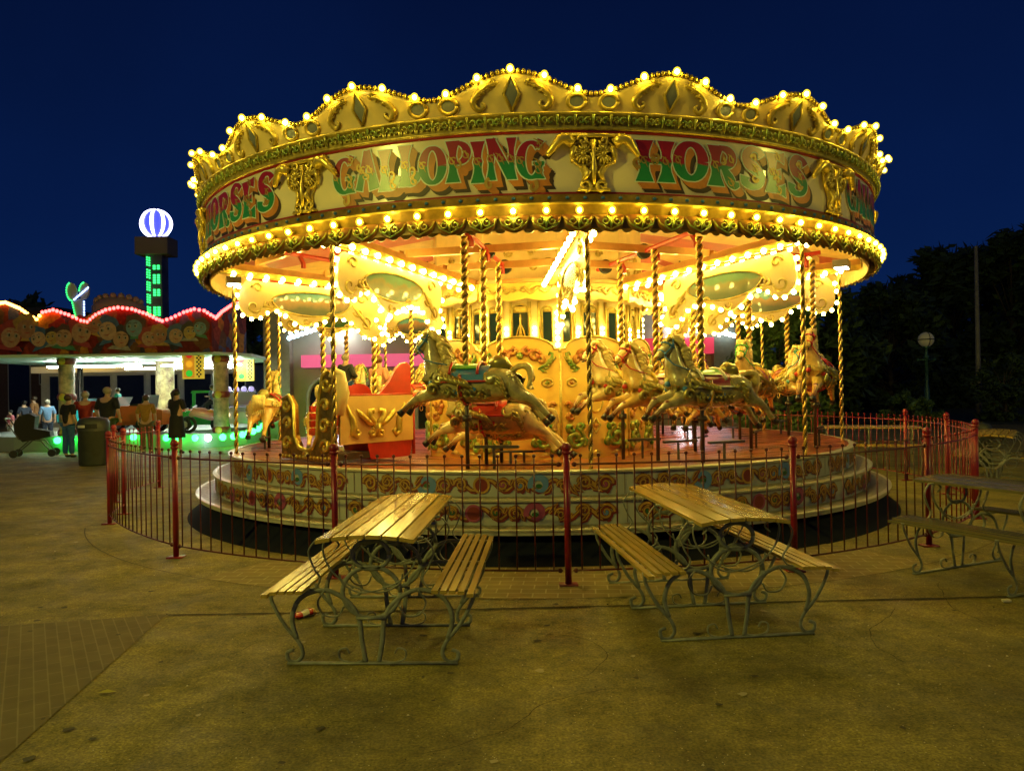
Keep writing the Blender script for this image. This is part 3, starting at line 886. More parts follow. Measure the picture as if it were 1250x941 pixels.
# ---- roof underside, sweeps, ring beams
b = MB()
for k in range(40):
    a0, a1 = TH0 + 9 * k, TH0 + 9 * (k + 1)
    b.mi = 1 if k % 4 in (1, 2) else 0
    b.add([cyl(4.66, a0, 3.42), cyl(4.66, a1, 3.42), cyl(1.3, a1, 3.95), cyl(1.3, a0, 3.95)], [(0, 1, 2, 3)])
b.build('roof_lining', [mat('cream_canvas', (0.50, 0.30, 0.09), .6, var=.15), mat('red_canvas', (0.34, 0.04, 0.015), .6, var=.15)], car)
b = MB(); b.lathe([(4.74, 4.12), (4.6, 4.15), (0.3, 4.45)], 60); b.build('roof', mat('roof_canvas', (0.08, 0.07, 0.05), .8), car)
inner_bulbs = MB()
for k in range(10):
    th = TH0 + 36 * k
    b = MB()
    # the sweep dips towards the centre
    p0, p1 = Vector(cyl(4.62, th, 3.25)), Vector(cyl(1.62, th, 2.98))
    b.bar(p0, p1, .085, .13)
    sw = b.build('sweep', M_wood, car)
    b = MB()
    side = Vector(cyl(1, th + 90, 0))
    for sg in (-1, 1):
        b.bar(p0 + side * sg * .075 - Vector((0, 0, .05)), p1 + side * sg * .075 - Vector((0, 0, .05)), .02, .06)
        for i in range(13):
            p = p0.lerp(p1, .09 + .82 * i / 12) + side * sg * .105 - Vector((0, 0, .085))
            inner_bulbs.sphere(p, .030, 8, 5, (1, 1, 1.15))
    b.build('lamp_rail', M_gold, sw)
    for r, z in ((4.05, 3.31), (3.15, 3.20), (2.3, 3.14)):
        q0, q1 = Vector(cyl(r, th + .6, z)), Vector(cyl(r, th + 35.4, z))
        b = MB(); b.bar(q0, q1, .06, .085); b.build('ring_beam', M_wood, car)
    # crank and gear between the sweeps
    q0, q1 = Vector(cyl(4.1, th + 18.8, 3.24)), Vector(cyl(1.9, th + 18.8, 3.12))
    b = MB(); b.mi = 0; b.tube([q0, q1], .028, 8)
    for f in (.1, .42, .75):
        q = q0.lerp(q1, f)
        b.tube([q, q + Vector((.05, 0, -.1)), q + Vector((.05, 0, -.16))], .03, 6)
    b.mi = 1
    d = (q1 - q0).normalized()
    for f in (.5, .9):
        q = q0.lerp(q1, f)
        b.tube([q, q + d * .05], .09, 14)
    b.build('crankshaft', [M_red, M_black], car)

# ---- hanging drop boards under the sweeps
def cart_mat(name, sky_, land, hue):
    m = bpy.data.materials.new(name); m.use_nodes = True
    t = m.node_tree; p = t.nodes['Principled BSDF']
    tc = t.nodes.new('ShaderNodeTexCoord'); sp = t.nodes.new('ShaderNodeSeparateXYZ'); t.links.new(tc.outputs['Object'], sp.inputs[0])
    n = t.nodes.new('ShaderNodeTexNoise'); n.inputs['Scale'].default_value = 5; n.inputs['Detail'].default_value = 5; t.links.new(tc.outputs['Object'], n.inputs['Vector'])
    ad = t.nodes.new('ShaderNodeMath'); ad.operation = 'MULTIPLY_ADD'; ad.inputs[1].default_value = .25
    t.links.new(n.outputs['Fac'], ad.inputs[0]); t.links.new(sp.outputs['Z'], ad.inputs[2])
    r = t.nodes.new('ShaderNodeMapRange'); r.inputs[1].default_value = 2.80; r.inputs[2].default_value = 3.10; t.links.new(ad.outputs[0], r.inputs[0])
    cr = t.nodes.new('ShaderNodeValToRGB'); cr.color_ramp.elements[0].color = (*land, 1); cr.color_ramp.elements[1].color = (*sky_, 1)
    e = cr.color_ramp.elements.new(.45); e.color = (*hue, 1); e = cr.color_ramp.elements.new(.6); e.color = (sky_[0] * .8, sky_[1] * .8, sky_[2] * .7, 1)
    t.links.new(r.outputs[0], cr.inputs[0]); t.links.new(cr.outputs[0], p.inputs['Base Color']); p.inputs['Roughness'].default_value = .25
    p.inputs['Coat Weight'].default_value = .5
    return m
M_cart = [cart_mat('painted_harbour', (0.10, 0.30, 0.42), (0.07, 0.09, 0.05), (0.30, 0.16, 0.06)), cart_mat('painted_meadow', (0.10, 0.26, 0.16), (0.03, 0.08, 0.03), (0.16, 0.16, 0.05))]
# profile in (r, z), outer end first
PROF = smooth_path([(4.18, 3.08, 0), (3.3, 3.015, 0), (2.5, 2.95, 0)], 4) + smooth_path([(2.46, 2.90, 0), (2.44, 2.72, 0), (2.50, 2.55, 0), (2.40, 2.43, 0), (2.52, 2.33, 0), (2.70, 2.38, 0), (2.80, 2.52, 0), (3.00, 2.60, 0), (3.25, 2.55, 0), (3.42, 2.47, 0), (3.60, 2.56, 0), (3.74, 2.68, 0), (3.90, 2.66, 0), (4.02, 2.58, 0), (4.18, 2.60, 0), (4.28, 2.72, 0), (4.27, 2.92, 0), (4.24, 3.02, 0)], 4)
PROF2 = [(p[0], p[1]) for p in PROF]
for k in range(10):
    th = TH0 + 36 * k
    e0 = Vector(cyl(1, th, 0)); sd_ = Vector(cyl(1, th + 90, 0))
    def fn(u, v, h, e0=e0, sd_=sd_):
        p = e0 * u + sd_ * h
        return (p.x, p.y, v)
    b = MB(); b.prism(PROF2, fn, -.018, .018)
    db = b.build('drop_board', M_creamy, car)
    cart = [(3.35 + .52 * math.cos(R_(x)) , 2.80 + (.135 if math.sin(R_(x)) > 0 else .19) * math.sin(R_(x)) + .02 * math.cos(R_(x))) for x in range(0, 360, 15)]
    b = MB(); b.prism(cart, fn, -.022, .022)
    b.build('painting', M_cart[k % 2], db)
    b = MB()
    for s2 in (-1, 1):
        b.tube([fn(u, v, s2 * .024) for u, v in cart + [cart[0]]], .014, 5)
        for (cx, cz, r0, a0, a1) in ((4.05, 2.98, .08, 0, 400), (4.10, 2.73, .10, 180, 560), (3.86, 2.76, .06, 90, -300), (2.66, 2.86, .08, 180, -220), (2.62, 2.52, .09, 90, 470), (2.72, 2.68, .07, 0, -330), (3.42, 2.55, .06, 180, 500), (3.1, 2.62, .05, 0, 300)):
            b.tube([fn(u, v, s2 * .022) for u, v in spiral(cx, cz, r0, r0 * .2, a0, a1, 12)], taper(12, .016, .018, .008), 5)
        b.tube([fn(2.80, 2.78, s2 * .02), fn(2.70, 2.64, s2 * .03), fn(2.56, 2.44, s2 * .02)], [.012, .03, .008], 6)
        b.tube([fn(3.95, 2.80, s2 * .02), fn(3.98, 2.74, s2 * .03), fn(3.80, 2.70, s2 * .02)], [.012, .026, .006], 6)
    b.build('gilt_scroll', M_golddk, db, True)
    # bulbs round the lower and outer outline
    acc = 0; last = None
    for i in range(10, len(PROF2)):
        p = PROF2[i]
        if last is not None:
            acc += math.hypot(p[0] - last[0], p[1] - last[1])
        last = p
        if acc > .105:
            acc = 0
            cx, cz = 3.35, 2.8
            dx, dz = p[0] - cx, p[1] - cz; l = math.hypot(dx, dz)
            inner_bulbs.sphere(fn(p[0] + dx / l * .03, p[1] + dz / l * .03, 0), .028, 8, 5)
    # hangers
    b = MB()
    for r in (3.9, 2.7):
        b.tube([cyl(r, th, 3.0), cyl(r, th, 3.17)], .012, 5)
    b.build('hanger', M_steel, db)

# ---- centre drum: gilded shields, engine house above
RC = 1.64
def bolt_panel(th):
    e0 = Vector(cyl(1, th, 0)); sd_ = Vector(cyl(1, th + 90, 0))
    def fn(u, v, h):
        p = e0 * (RC + h) + sd_ * u
        return (p.x, p.y, v)
    return fn
M_shield = mat('shield_yellow', (0.80, 0.52, 0.10), .35, var=.07, vscale=3, coat=.3)
M_ogreen = mat('relief_green', (0.05, 0.30, 0.05), .3, .3, col2=(0.45, 0.36, 0.06), var=.2, vscale=16)
M_ored = mat('relief_red', (0.42, 0.07, 0.02), .35, .2, col2=(0.55, 0.33, 0.06), var=.2, vscale=16)
for k in range(10):
    th = 8.5 - 18 + 36 * k
    fn = bolt_panel(th)
    hw = RC * math.tan(R_(18)) - .004
    top = [(hw, 2.05), (hw * .98, 2.10)] + [(hw * .86 * math.cos(R_(x)), 2.10 + .17 * math.sin(R_(x))) for x in range(0, 181, 12)] + [(-hw * .98, 2.10), (-hw, 2.05)]
    b = MB(); b.prism([(-hw, .60), (hw, .60)] + top, fn, -.03, 0)
    sh = b.build('shield_panel', M_shield, car)
    b = MB()
    b.tube([fn(u, v, .004) for u, v in top], .016, 6)
    for sg in (-1, 1):
        b.tube([fn(sg * hw, .62, .004), fn(sg * hw, 2.07, .004)], .014, 6)
    for i in (-1, 0, 1):
        b.prism([(i * .34 - .11, .70), (i * .34 + .11, .70), (i * .34, .76)], fn, .002, .012)
    # diamond and ovals
    dm = [(0, .10), (.075, 0), (0, -.10), (-.075, 0), (0, .10)]
    b.tube([fn(u, 1.08 + v, .006) for u, v in dm], .014, 5)
    b.tube([fn(.12 * math.cos(R_(x)), 1.45 - .02 + .17 * math.sin(R_(x)), .006) for x in range(0, 361, 20)], .014, 5)
    for sg in (-1, 1):
        b.tube([fn(sg * .36 + .07 * math.cos(R_(x)), 1.66 + .05 * math.sin(R_(x)), .006) for x in range(0, 361, 24)], .014, 5)
    b.build('gilt_relief', M_golddk, sh, True)
    gr = MB(); rd = MB()
    for sg in (-1, 1):
        # tall acanthus leaf at the upper corner
        gr.tube([fn(sg * u, v, .012) for u, v in ((.24, 1.84), (.36, 1.90), (.43, 1.98), (.44, 2.04), (.40, 2.06), (.38, 2.02))], [.01, .03, .026, .022, .018, .012], 6)
        for i in range(5):
            gr.tube([fn(sg * (.27 + .035 * i), 1.84 + .04 * i, .012), fn(sg * (.31 + .035 * i), 1.81 + .035 * i, .02), fn(sg * (.36 + .03 * i), 1.80 + .05 * i, .01)], [.01, .02, .004], 5)
        # red scroll cluster
        for (cx, cz, r0, a0, a1) in ((.20, 2.02, .08, 0, 420), (.28, 1.96, .06, 180, -200), (.10, 2.08, .06, 90, 460), (.33, 1.30, .07, 0, 400), (.40, 1.22, .06, 180, 540), (.27, 1.38, .05, 90, -240), (.42, 1.36, .045, 0, 330)):
            rd.tube([fn(sg * u, v, .012) for u, v in spiral(cx, cz, r0, r0 * .25, a0, a1, 11)], taper(11, .022, .034, .018), 6)
        # big green double scroll at the foot
        for (cx, cz, r0, a0, a1) in ((.33, .92, .15, 100, 560), (.33, .92, .09, 280, 640), (.20, .86, .06, 0, 380), (.44, .80, .06, 90, -280), (.40, 1.06, .06, 200, 560), (.24, 1.06, .05, 0, 340)):
            gr.tube([fn(sg * u, v, .014) for u, v in spiral(cx, cz, r0, r0 * .25, a0, a1, 14)], taper(14, .026, .040, .018), 6)
    gr.sphere(fn(0, 2.02, .01), .05, 8, 5); gr.sphere(fn(.36, 1.66, .0), .03, 8, 5); 
    rd.sphere(fn(-.36, 1.66, .0), .03, 8, 5); rd.sphere(fn(0, 1.08, .0), .035, 6, 4)
    gr.build('green_scroll', M_ogreen, sh, True); rd.build('red_scroll', M_ored, sh, True)
    # upper drum: arched dark windows and gilt columns, lamp strips
    fn2 = bolt_panel(th)
    b = MB(); b.prism([(-hw * .93, 2.05), (hw * .93, 2.05), (hw * .93, 3.90), (-hw * .93, 3.90)], fn2, -.16, -.12)
    up = b.build('upper_panel', M_creamy, car)
    arch = lambda cx, w_: [(cx - w_, 2.20), (cx + w_, 2.20), (cx + w_, 2.62)] + [(cx + w_ * math.cos(R_(x)), 2.62 + w_ * .8 * math.sin(R_(x))) for x in range(20, 161, 20)] + [(cx - w_, 2.62)]
    b = MB()
    for cx, w_ in ((0, .105), (-.36, .06), (.36, .06)):
        b.prism(arch(cx, w_), fn2, -.12, -.112)
    b.build('window', mat('dark_glass', (0.015, 0.03, 0.03), .08), up)
    b = MB()
    for cx, w_ in ((0, .115), (-.36, .07), (.36, .07)):
        a_ = arch(cx, w_); b.tube([fn2(u, v, -.105) for u, v in a_[1:] + [a_[0]]], .016, 5)
        b.prism([(cx - w_ * .9, 2.60), (cx + w_ * .9, 2.60), (cx + w_ * .7, 2.68), (cx - w_ * .7, 2.68)], fn2, -.11, -.10)
    for cx in (-.25, .25, -.13, .13):
        b.tube([fn2(cx, 2.10, -.09), fn2(cx, 2.74, -.09)], .020, 6)
    # little figure silhouette in the window
    b.tube([fn2(0, 2.28, -.10), fn2(0, 2.40, -.10), fn2(0, 2.52, -.10), fn2(0, 2.58, -.10)], [.03, .010, .016, .008], 6)
    for sg in (-1, 1):
        b.tube([fn2(0, 2.46, -.10), fn2(sg * .04, 2.36, -.10), fn2(sg * .07, 2.24, -.10)], [.008, .010, .008], 5)
        for (cx, cz, r0) in ((sg * .16, 2.98, .07), (sg * .33, 2.97, .09), (sg * .20, 3.22, .10), (sg * .38, 3.25, .07), (sg * .16, 3.40, .06)):
            b.tube([fn2(u, v, -.10) for u, v in spiral(cx, cz, r0, r0 * .2, 0, sg * 420, 12)], taper(12, .014, .018, .008), 5)
    b.build('gilt_frame', M_golddk, up, True)
    # lower valance with a wavy foot
    n = 24
    out = [(hw * (-1 + 2 * i / n), 2.78 - .035 * abs(math.cos(math.pi * 2.5 * i / n))) for i in range(n + 1)] + [(hw, 2.98), (-hw, 2.98)]
    b = MB(); b.prism(out, bolt_panel(th), .01, .04); vl = b.build('valance', M_shield, car)
    b = MB()
    for sg in (-1, 1):
        p = [fn(sg * u, v, .045) for u, v in [(0.02, 2.89)] + [(.03 + .42 * i / 16, 2.88 + .035 * math.sin(i * .9)) for i in range(17)]]
        b.tube(p, taper(17, .022, .026, .012), 5)
        for i in range(4):
            b.tube([fn(u, v, .045) for u, v in spiral(sg * (.07 + .11 * i), 2.885, .045, .01, 90, 90 + (360 if i % 2 else -360), 10)], .010, 5)
    b.build('gilt_scroll', M_golddk, vl, True)
    b = MB(); b.lathe([(RC - .08, 2.98), (RC + .07, 2.985), (RC + .07, 3.03), (RC - .1, 3.05)], 4, a0=R_(th - 18), a1=R_(th + 18)); b.build('ledge', M_wood, car)
    # lamp columns at alternate corners
    for i in range(6):
        inner_bulbs.sphere(cyl(1.60, th + 18, 2.16 + .085 * i), .030, 8, 5)
    for i in range(4):
        for u in (-.19, .19):
            inner_bulbs.sphere(fn2(u, 2.18 + .07 * i, -.08), .022, 8, 4)
b = MB(); b.lathe([(.5, .2), (.5, 4.3)], 16); b.build('centre_mast', M_wood, car)

o = rest.build('light_bulbs', M_bulb, car, True); o['kind'] = 'stuff'
o = inner_bulbs.build('inner_light_bulbs', M_bulbin, car, True); o['kind'] = 'stuff'

# ---- twisted rim poles and their fittings
def twisted(z0, z1, r, pitch=.16, lobes=2, depth=.5, n=12, step=.011, c=(0, 0)):
    b = MB(); k = int((z1 - z0) / step) + 1
    vs = []
    for i in range(k + 1):
        z = z0 + (z1 - z0) * i / k
        for j in range(n):
            a = 2 * math.pi * j / n
            rr = r * (1 - depth / 2 + depth / 2 * math.cos(lobes * (a - 2 * math.pi * z / pitch / lobes * 1.0)))
            vs.append((c[0] + rr * math.cos(a), c[1] + rr * math.sin(a), z))
    for i in range(k):
        for j in range(n):
            a = 2 * math.pi * (j + .5) / n; z = z0 + (z1 - z0) * (i + .5) / k
            b.f.append([i * n + j, i * n + (j + 1) % n, (i + 1) * n + (j + 1) % n, (i + 1) * n + j])
            b.m.append(1 if math.cos(lobes * (a - 2 * math.pi * z / pitch / lobes)) < -.25 else 0)
    b.v.extend(vs)
    return b
first = None
for k in range(10):
    th = TH0 + 36 * k
    p = cyl(4.345, th + .0, 0)
    if first is None:
        first = twisted(.79, 3.22, .030, .13).build('rim_pole', [M_brass, M_groove], car, True, p)
    else:
        o = first.copy(); C.objects.link(o); o.parent = car; o.location = p
# flood fixtures tucked under the rim
M_flood = mat('flood_lens', (1, 1, 1), .3, emit=(1.0, 0.93, 0.75), es=30)
for th in (TH0 - 72, TH0 + 36 + 18, TH0 + 180):
    b = MB(); p = Vector(cyl(4.35, th, 3.06))
    b.mi = 0; b.box(p, (.24, .18, .09), R_(th)); b.mi = 1; b.box(p - Vector((0, 0, .052)), (.20, .14, .008), R_(th))
    b.build('floodlight', [M_steel, M_flood], car)

# ------------------------------------------------------------------ galloping horses
M_hgrey = mat('horse_dapple_grey', (0.42, 0.36, 0.15), .2, var=.42, vscale=11, coat=.7, bump=.35, bscale=14)
M_hcream = mat('horse_cream', (0.68, 0.52, 0.20), .2, var=.26, vscale=9, coat=.7, bump=.3, bscale=14)
M_hgold = mat('horse_honey', (0.62, 0.40, 0.10), .2, var=.28, vscale=9, coat=.7, bump=.3, bscale=14)
M_hoof = mat('hoof_black', (0.015, 0.013, 0.012), .3)
M_fet = mat('fetlock_brown', (0.20, 0.07, 0.025), .35)
def col_mat(n, c): return mat('trim_' + n, c, .28, var=.12, coat=.4)
TRIM = {'green': col_mat('green', (0.05, 0.36, 0.05)), 'red': col_mat('red', (0.48, 0.025, 0.02)), 'blue': col_mat('blue', (0.06, 0.22, 0.50)), 'maroon': col_mat('maroon', (0.26, 0.02, 0.05)),
        'yellow': col_mat('yellow', (0.72, 0.50, 0.06)), 'orange': col_mat('orange', (0.60, 0.20, 0.03)), 'white': col_mat('white', (0.72, 0.68, 0.55)), 'purple': col_mat('purple', (0.20, 0.05, 0.25)), 'teal': col_mat('teal', (0.04, 0.28, 0.30)), 'pink': col_mat('pink', (0.60, 0.18, 0.22))}
hn = [(-.40, 0, -.165, .150), (-.20, 0, -.175, .150), (.02, 0, -.175, .155), (.20, 0, -.16, .150), (.30, 0, -.04, .125), (.355, 0, .10, .088), (.365, 0, .22, .068), (.385, 0, .305, .062),
      (.435, 0, .275, .058), (.49, 0, .215, .042), (.545, 0, .165, .034),
      (-.54, 0, -.13, .105)]
he = [(0, 1), (1, 2), (2, 3), (3, 4), (4, 5), (5, 6), (6, 7), (7, 8), (8, 9), (9, 10), (0, 11)]
def limb(base, pts):
    prev = base
    for p in pts:
        hn.append(p); he.append((prev, len(hn) - 1)); prev = len(hn) - 1
limb(3, [(.29, .085, -.235, .080), (.40, .09, -.285, .050), (.50, .09, -.300, .036), (.60, .088, -.375, .024), (.655, .085, -.43, .026)])
limb(3, [(.29, -.085, -.235, .080), (.42, -.09, -.26, .050), (.53, -.09, -.265, .036), (.60, -.088, -.355, .024), (.63, -.085, -.42, .026)])
limb(0, [(-.50, .08, -.215, .112), (-.575, .095, -.29, .070), (-.70, .095, -.315, .042), (-.80, .092, -.42, .027), (-.875, .09, -.50, .028)])
limb(0, [(-.48, -.08, -.225, .112), (-.54, -.095, -.30, .070), (-.655, -.095, -.345, .042), (-.735, -.092, -.465, .027), (-.80, -.09, -.55, .028)])
hn = [(a, b_, c, r * (1.30 if i < 4 or i == 11 else 1.22)) for i, (a, b_, c, r) in enumerate(hn)]
H_body = skin_mesh(hn, he, 2, 0)
H_body.name = 'horse_body'

def hbody_r(x):
    return .176 + .010 * math.cos(x * 4)
def saddle_mesh(x0, x1, amax, off, flare=0.0, zc=-.175, nx=10, na=16):
    b = MB(); vs = []
    for i in range(nx + 1):
        x = x0 + (x1 - x0) * i / nx
        e = 1 + flare * (abs(2 * i / nx - 1) ** 2)
        for j in range(na + 1):
            a = R_(-amax + 2 * amax * j / na)
            r = (hbody_r(x) + off) * (e if abs(a) < 1 else 1)
            vs.append((x, r * 1.04 * math.sin(a), zc + r * math.cos(a)))
    m = na + 1
    b.add(vs, [(i * m + j, i * m + j + 1, (i + 1) * m + j + 1, (i + 1) * m + j) for i in range(nx) for j in range(na)])
    return b
def on_side(x, z, s, h=0.0):
    """a point on the flank: side s, at x, z"""
    r = hbody_r(x) + .006 + h
    dz = z + .175
    y = math.sqrt(max(.0009, r * r - dz * dz)) * 1.03
    return Vector((x, s * y, z))

def make_horse():
    t = thing('galloping_horse', 'carousel horse', 'carousel horse')
    body = mesh_obj('body', H_body, M_hcream, t)
    b = MB()
    for s in (-1, 1):
        b.tube([(.375, s * .035, .345), (.378, s * .042, .385), (.368, s * .038, .425)], [.020, .017, .003], 6)
    b.build('ear', M_hcream, body, True)
    b = MB()
    for s in (-1, 1):
        b.sphere((.432, s * .050, .296), .016, 8, 6)
        b.sphere((.553, s * .022, .178), .008, 6, 4)
    b.tube([(.50, -.032, .178), (.548, -.02, .148), (.562, 0, .145), (.548, .02, .148), (.50, .032, .178)], .006, 5)
    b.build('eye', M_hoof, body, True)
    b = MB()
    feet = [((.50, .09, -.300), (.60, .088, -.375), (.655, .085, -.43)), ((.53, -.09, -.265), (.60, -.088, -.355), (.63, -.085, -.42)), ((-.70, .095, -.315), (-.80, .092, -.42), (-.875, .09, -.50)), ((-.655, -.095, -.345), (-.735, -.092, -.465), (-.80, -.09, -.55))]
    fb = MB()
    for k_, f_, h_ in feet:
        k_, f_, h_ = Vector(k_), Vector(f_), Vector(h_)
        d = (h_ - f_).normalized()
        d2 = Vector((d.x * .6 + (.5 if h_.x > 0 else -.5), d.y, d.z)).normalized()
        b.tube([h_ - d * .01, h_ + d2 * .025, h_ + d2 * .055], [.030, .036, .040], 10)
        fb.tube([k_.lerp(f_, .25), f_, h_], [.036, .029, .031], 8)
        fb.sphere(k_, .040, 8, 6)
    b.build('hoof', M_hoof, body, True)
    fb.build('fetlock', M_fet, body, True)
    # mane: heavy locks streaming backwards
    rnd = random.Random(3)
    b = MB()
    for i in range(15):
        f = i / 14
        base = Vector((.385, 0, .365)).lerp(Vector((.22, 0, .02)), f)
        base.x -= .07 * math.sin(math.pi * f) * .2
        if f > .1: base.x = .300 - .11 * f + .03 * math.sin(f * 3)
        for s in (-1, 0, 1):
            L = .13 + .05 * math.sin(i * 2.1 + s)
            pts = []
            for j in range(7):
                q = j / 6
                pts.append(base + Vector((-L * q * .85, s * (.03 + .035 * math.sin(q * 3)), .015 * math.sin(q * 5 + i) - L * .75 * q * q + .03 * q)))
            b.tube(pts, [.022, .030, .028, .026, .020, .014, .003], 6)
    for s in (-1, 0, 1):
        b.tube([(.39, s * .012, .37), (.43, s * .02, .365), (.46, s * .025, .32), (.465, s * .02, .285)], [.018, .020, .014, .003], 6)
    b.build('mane', mat('mane_gold', (0.76, 0.58, 0.20), .3, .15, var=.35, vscale=14), t, True)
    b = MB()
    for i in range(7):
        a = i - 3
        pts = [(-.47, a * .008, -.06), (-.53, a * .012, -.005), (-.60, a * .018, .012), (-.665, a * .020, -.025 + .006 * a), (-.685, a * .022, -.10 - .01 * abs(a)), (-.655, a * .026, -.17 - .012 * a), (-.69, a * .026, -.23)]
        b.tube([Vector(p) for p in smooth_path(pts, 3)], taper(18, .024, .036, .004), 6)
    b.build('tail', mat('mane_gold', (0.46, 0.36, 0.12)), t, True)
    sd = saddle_mesh(-.27, .22, 78, .014, .04).build('saddle_cloth', TRIM['blue'], t, True)
    b = saddle_mesh(-.16, .12, 40, .030, .05)
    b.build('saddle', TRIM['green'], t, True)
    b = MB()
    for x in (-.165, .125):
        b.tube([(x, (hbody_r(x) + .034) * 1.04 * math.sin(R_(a)), -.175 + (hbody_r(x) + .034 + .02 * math.cos(R_(a))) * math.cos(R_(a))) for a in range(-60, 61, 10)], .016, 6)
    for s in (-1, 1):
        b.tube([(x_ / 100, s * (hbody_r(x_ / 100) + .018) * 1.04 * math.sin(R_(79)), -.175 + (hbody_r(x_ / 100) + .018) * math.cos(R_(79))) for x_ in range(-26, 24, 4)], .012, 5)
    b.build('saddle_edge', TRIM['red'], t, True)
    b = MB()
    b.tube([(.0 + .02 * math.sin(R_(a)), (hbody_r(0) + .012) * 1.03 * math.sin(R_(a)), -.175 + (hbody_r(0) + .012) * math.cos(R_(a))) for a in range(60, 301, 12)], .024, 6, .5)
    b.build('girth', TRIM['red'], t, True)
    # cantle curl behind the saddle, chest and flank carving
    b = MB()
    b.tube([(-.27, 0, .02), (-.33, 0, .045), (-.40, 0, .04), (-.44, 0, .0), (-.41, 0, -.03)], [.06, .085, .075, .05, .02], 10)
    for s in (-1, 1):
        for (cx, cz, r0, a0, a1) in ((.25, -.10, .085, 0, 430), (.30, -.21, .06, 180, -230), (.16, -.24, .05, 90, 460), (-.30, -.10, .075, 90, -300), (-.20, -.28, .055, 180, 560), (.17, -.08, .05, 0, -360)):
            b.tube([on_side(cx + u, max(-.31, cz + v), s) for u, v in spiral(0, 0, r0, r0 * .2, a0, a1, 12)], taper(12, .017, .030, .015), 6)
        for i in range(6):
            b.tube([on_side(.26 - .05 * i, -.03 - .015 * i, s), on_side(.20 - .05 * i, -.10 - .012 * i, s, .02), on_side(.10 - .05 * i, -.16 - .016 * i, s)], [.014, .034, .004], 6)
        for i in range(5):
            b.tube([on_side(-.31 - .03 * i, -.07 - .05 * i, s), on_side(-.40 - .02 * i, -.12 - .05 * i, s, .03), on_side(-.46, -.22 - .02 * i, s, .01)], [.010, .024, .004], 6)
    for s in (-1, 1):
        for i in range(9):       # scalloped fringe below the saddle cloth
            x = -.25 + .055 * i
            b.tube([on_side(x - .026, -.215, s, .012), on_side(x, -.255, s, .014), on_side(x + .026, -.215, s, .012)], [.008, .014, .008], 5)
        for i in range(4):       # overlapping plates over the hindquarter
            for j in range(3):
                b.sphere(on_side(-.36 - .045 * i + .02 * j, -.04 - .055 * j - .02 * i, s, -.004), .030, 7, 5, (1.2, .5, 1.0))
        for i in range(7):       # leaf row along the belly and girth line
            x = .20 - .07 * i
            b.tube([on_side(x, -.27, s), on_side(x - .04, -.30, s, .012), on_side(x - .085, -.285, s)], [.008, .020, .003], 5)
        for i in range(5):       # carved ruff at the foot of the neck
            b.tube([Vector((.24 + .03 * i, s * (.115 - .01 * i), .04 - .02 * i)), Vector((.27 + .03 * i, s * (.135 - .008 * i), -.03 - .02 * i)), Vector((.24 + .03 * i, s * (.15 - .01 * i), -.10 - .015 * i))], [.010, .026, .004], 6)
    for a in (-50, -25, 0, 25, 50):
        b.tube([(.335 - .02 * abs(a) / 50, .115 * math.sin(R_(a)), .03), (.425 - .05 * abs(a) / 50, .13 * math.sin(R_(a)), -.06), (.385 - .06 * abs(a) / 50, .14 * math.sin(R_(a)), -.17)], [.012, .032, .006], 6)
    b.build('carved_scroll', mat('carving_gilt', (0.50, 0.37, 0.09), .3, .55, var=.35, vscale=12, col2=(0.36, 0.34, 0.10)), t, True)
    b = MB()
    for s in (-1, 1):
        b.sphere(on_side(.33, -.15, s, -.03), .030, 8, 5)
        b.sphere(on_side(.05, -.24, s), .028, 8, 5, (1.6, .5, 1)); b.sphere(on_side(-.12, -.22, s), .026, 8, 5, (1.5, .5, 1))
    b.sphere((.43, 0, -.10), .035, 8, 5)
    b.build('jewel', TRIM['blue'], t, True)
    # bridle and reins
    b = MB()
    def ring(cx, cz, r, tilt, th_):
        b.tube([(cx + r * math.cos(R_(a)) * math.cos(tilt), (r + .003) * .98 * math.sin(R_(a)), cz + r * math.cos(R_(a)) * math.sin(tilt)) for a in range(0, 361, 24)], th_, 5)
    ring(.490, .215, .050, R_(50), .009); ring(.415, .292, .074, R_(35), .010)
    for s in (-1, 1):
        b.tube([(.49, s * .052, .215), (.45, s * .066, .25), (.41, s * .072, .30), (.385, s * .05, .36)], .009, 5)
        b.tube([(.50, s * .05, .19), (.42, s * .10, .10), (.30, s * .13, .06), (.14, s * .06, .03)], .007, 5)
        b.sphere((.49, s * .056, .212), .016, 6, 4); b.sphere((.405, s * .076, .305), .018, 6, 4)
    b.build('bridle', TRIM['teal'], t, True)
    b = MB()
    for s in (-1, 1):
        b.tube([on_side(.02, -.06, s, .02), on_side(.03, -.20, s, .03), Vector((.03, s * .17, -.33))], .009, 5)
        b.tube([(.03 + .04 * math.cos(R_(a)), s * .17, -.37 + .04 * math.sin(R_(a))) for a in range(0, 361, 30)], .007, 5)
    b.build('stirrup', M_brass, t, True)
    return t
horse0 = make_horse()
pole_u = twisted(0, 2.4, .043, .16).build('pole', [M_brass, M_groove], None, True)
pole_l = MB(); pole_l.tube([(0, 0, 0), (0, 0, 1.25)], .022, 10); pole_l.tube([(0, 0, .62), (0, 0, .70)], .05, 12); pole_l = pole_l.build('lower_pole', M_steel, None, True)
fbm = MB(); fbm.box((-.03, .0, .20), (.46, .05, .025)); fbm.tube([(0, 0, 0), (0, 0, .2)], .016, 6); fb_o = fbm.build('foot_rest', M_steel)
for o_ in (pole_u, pole_l, fb_o):
    o_.parent = horse0

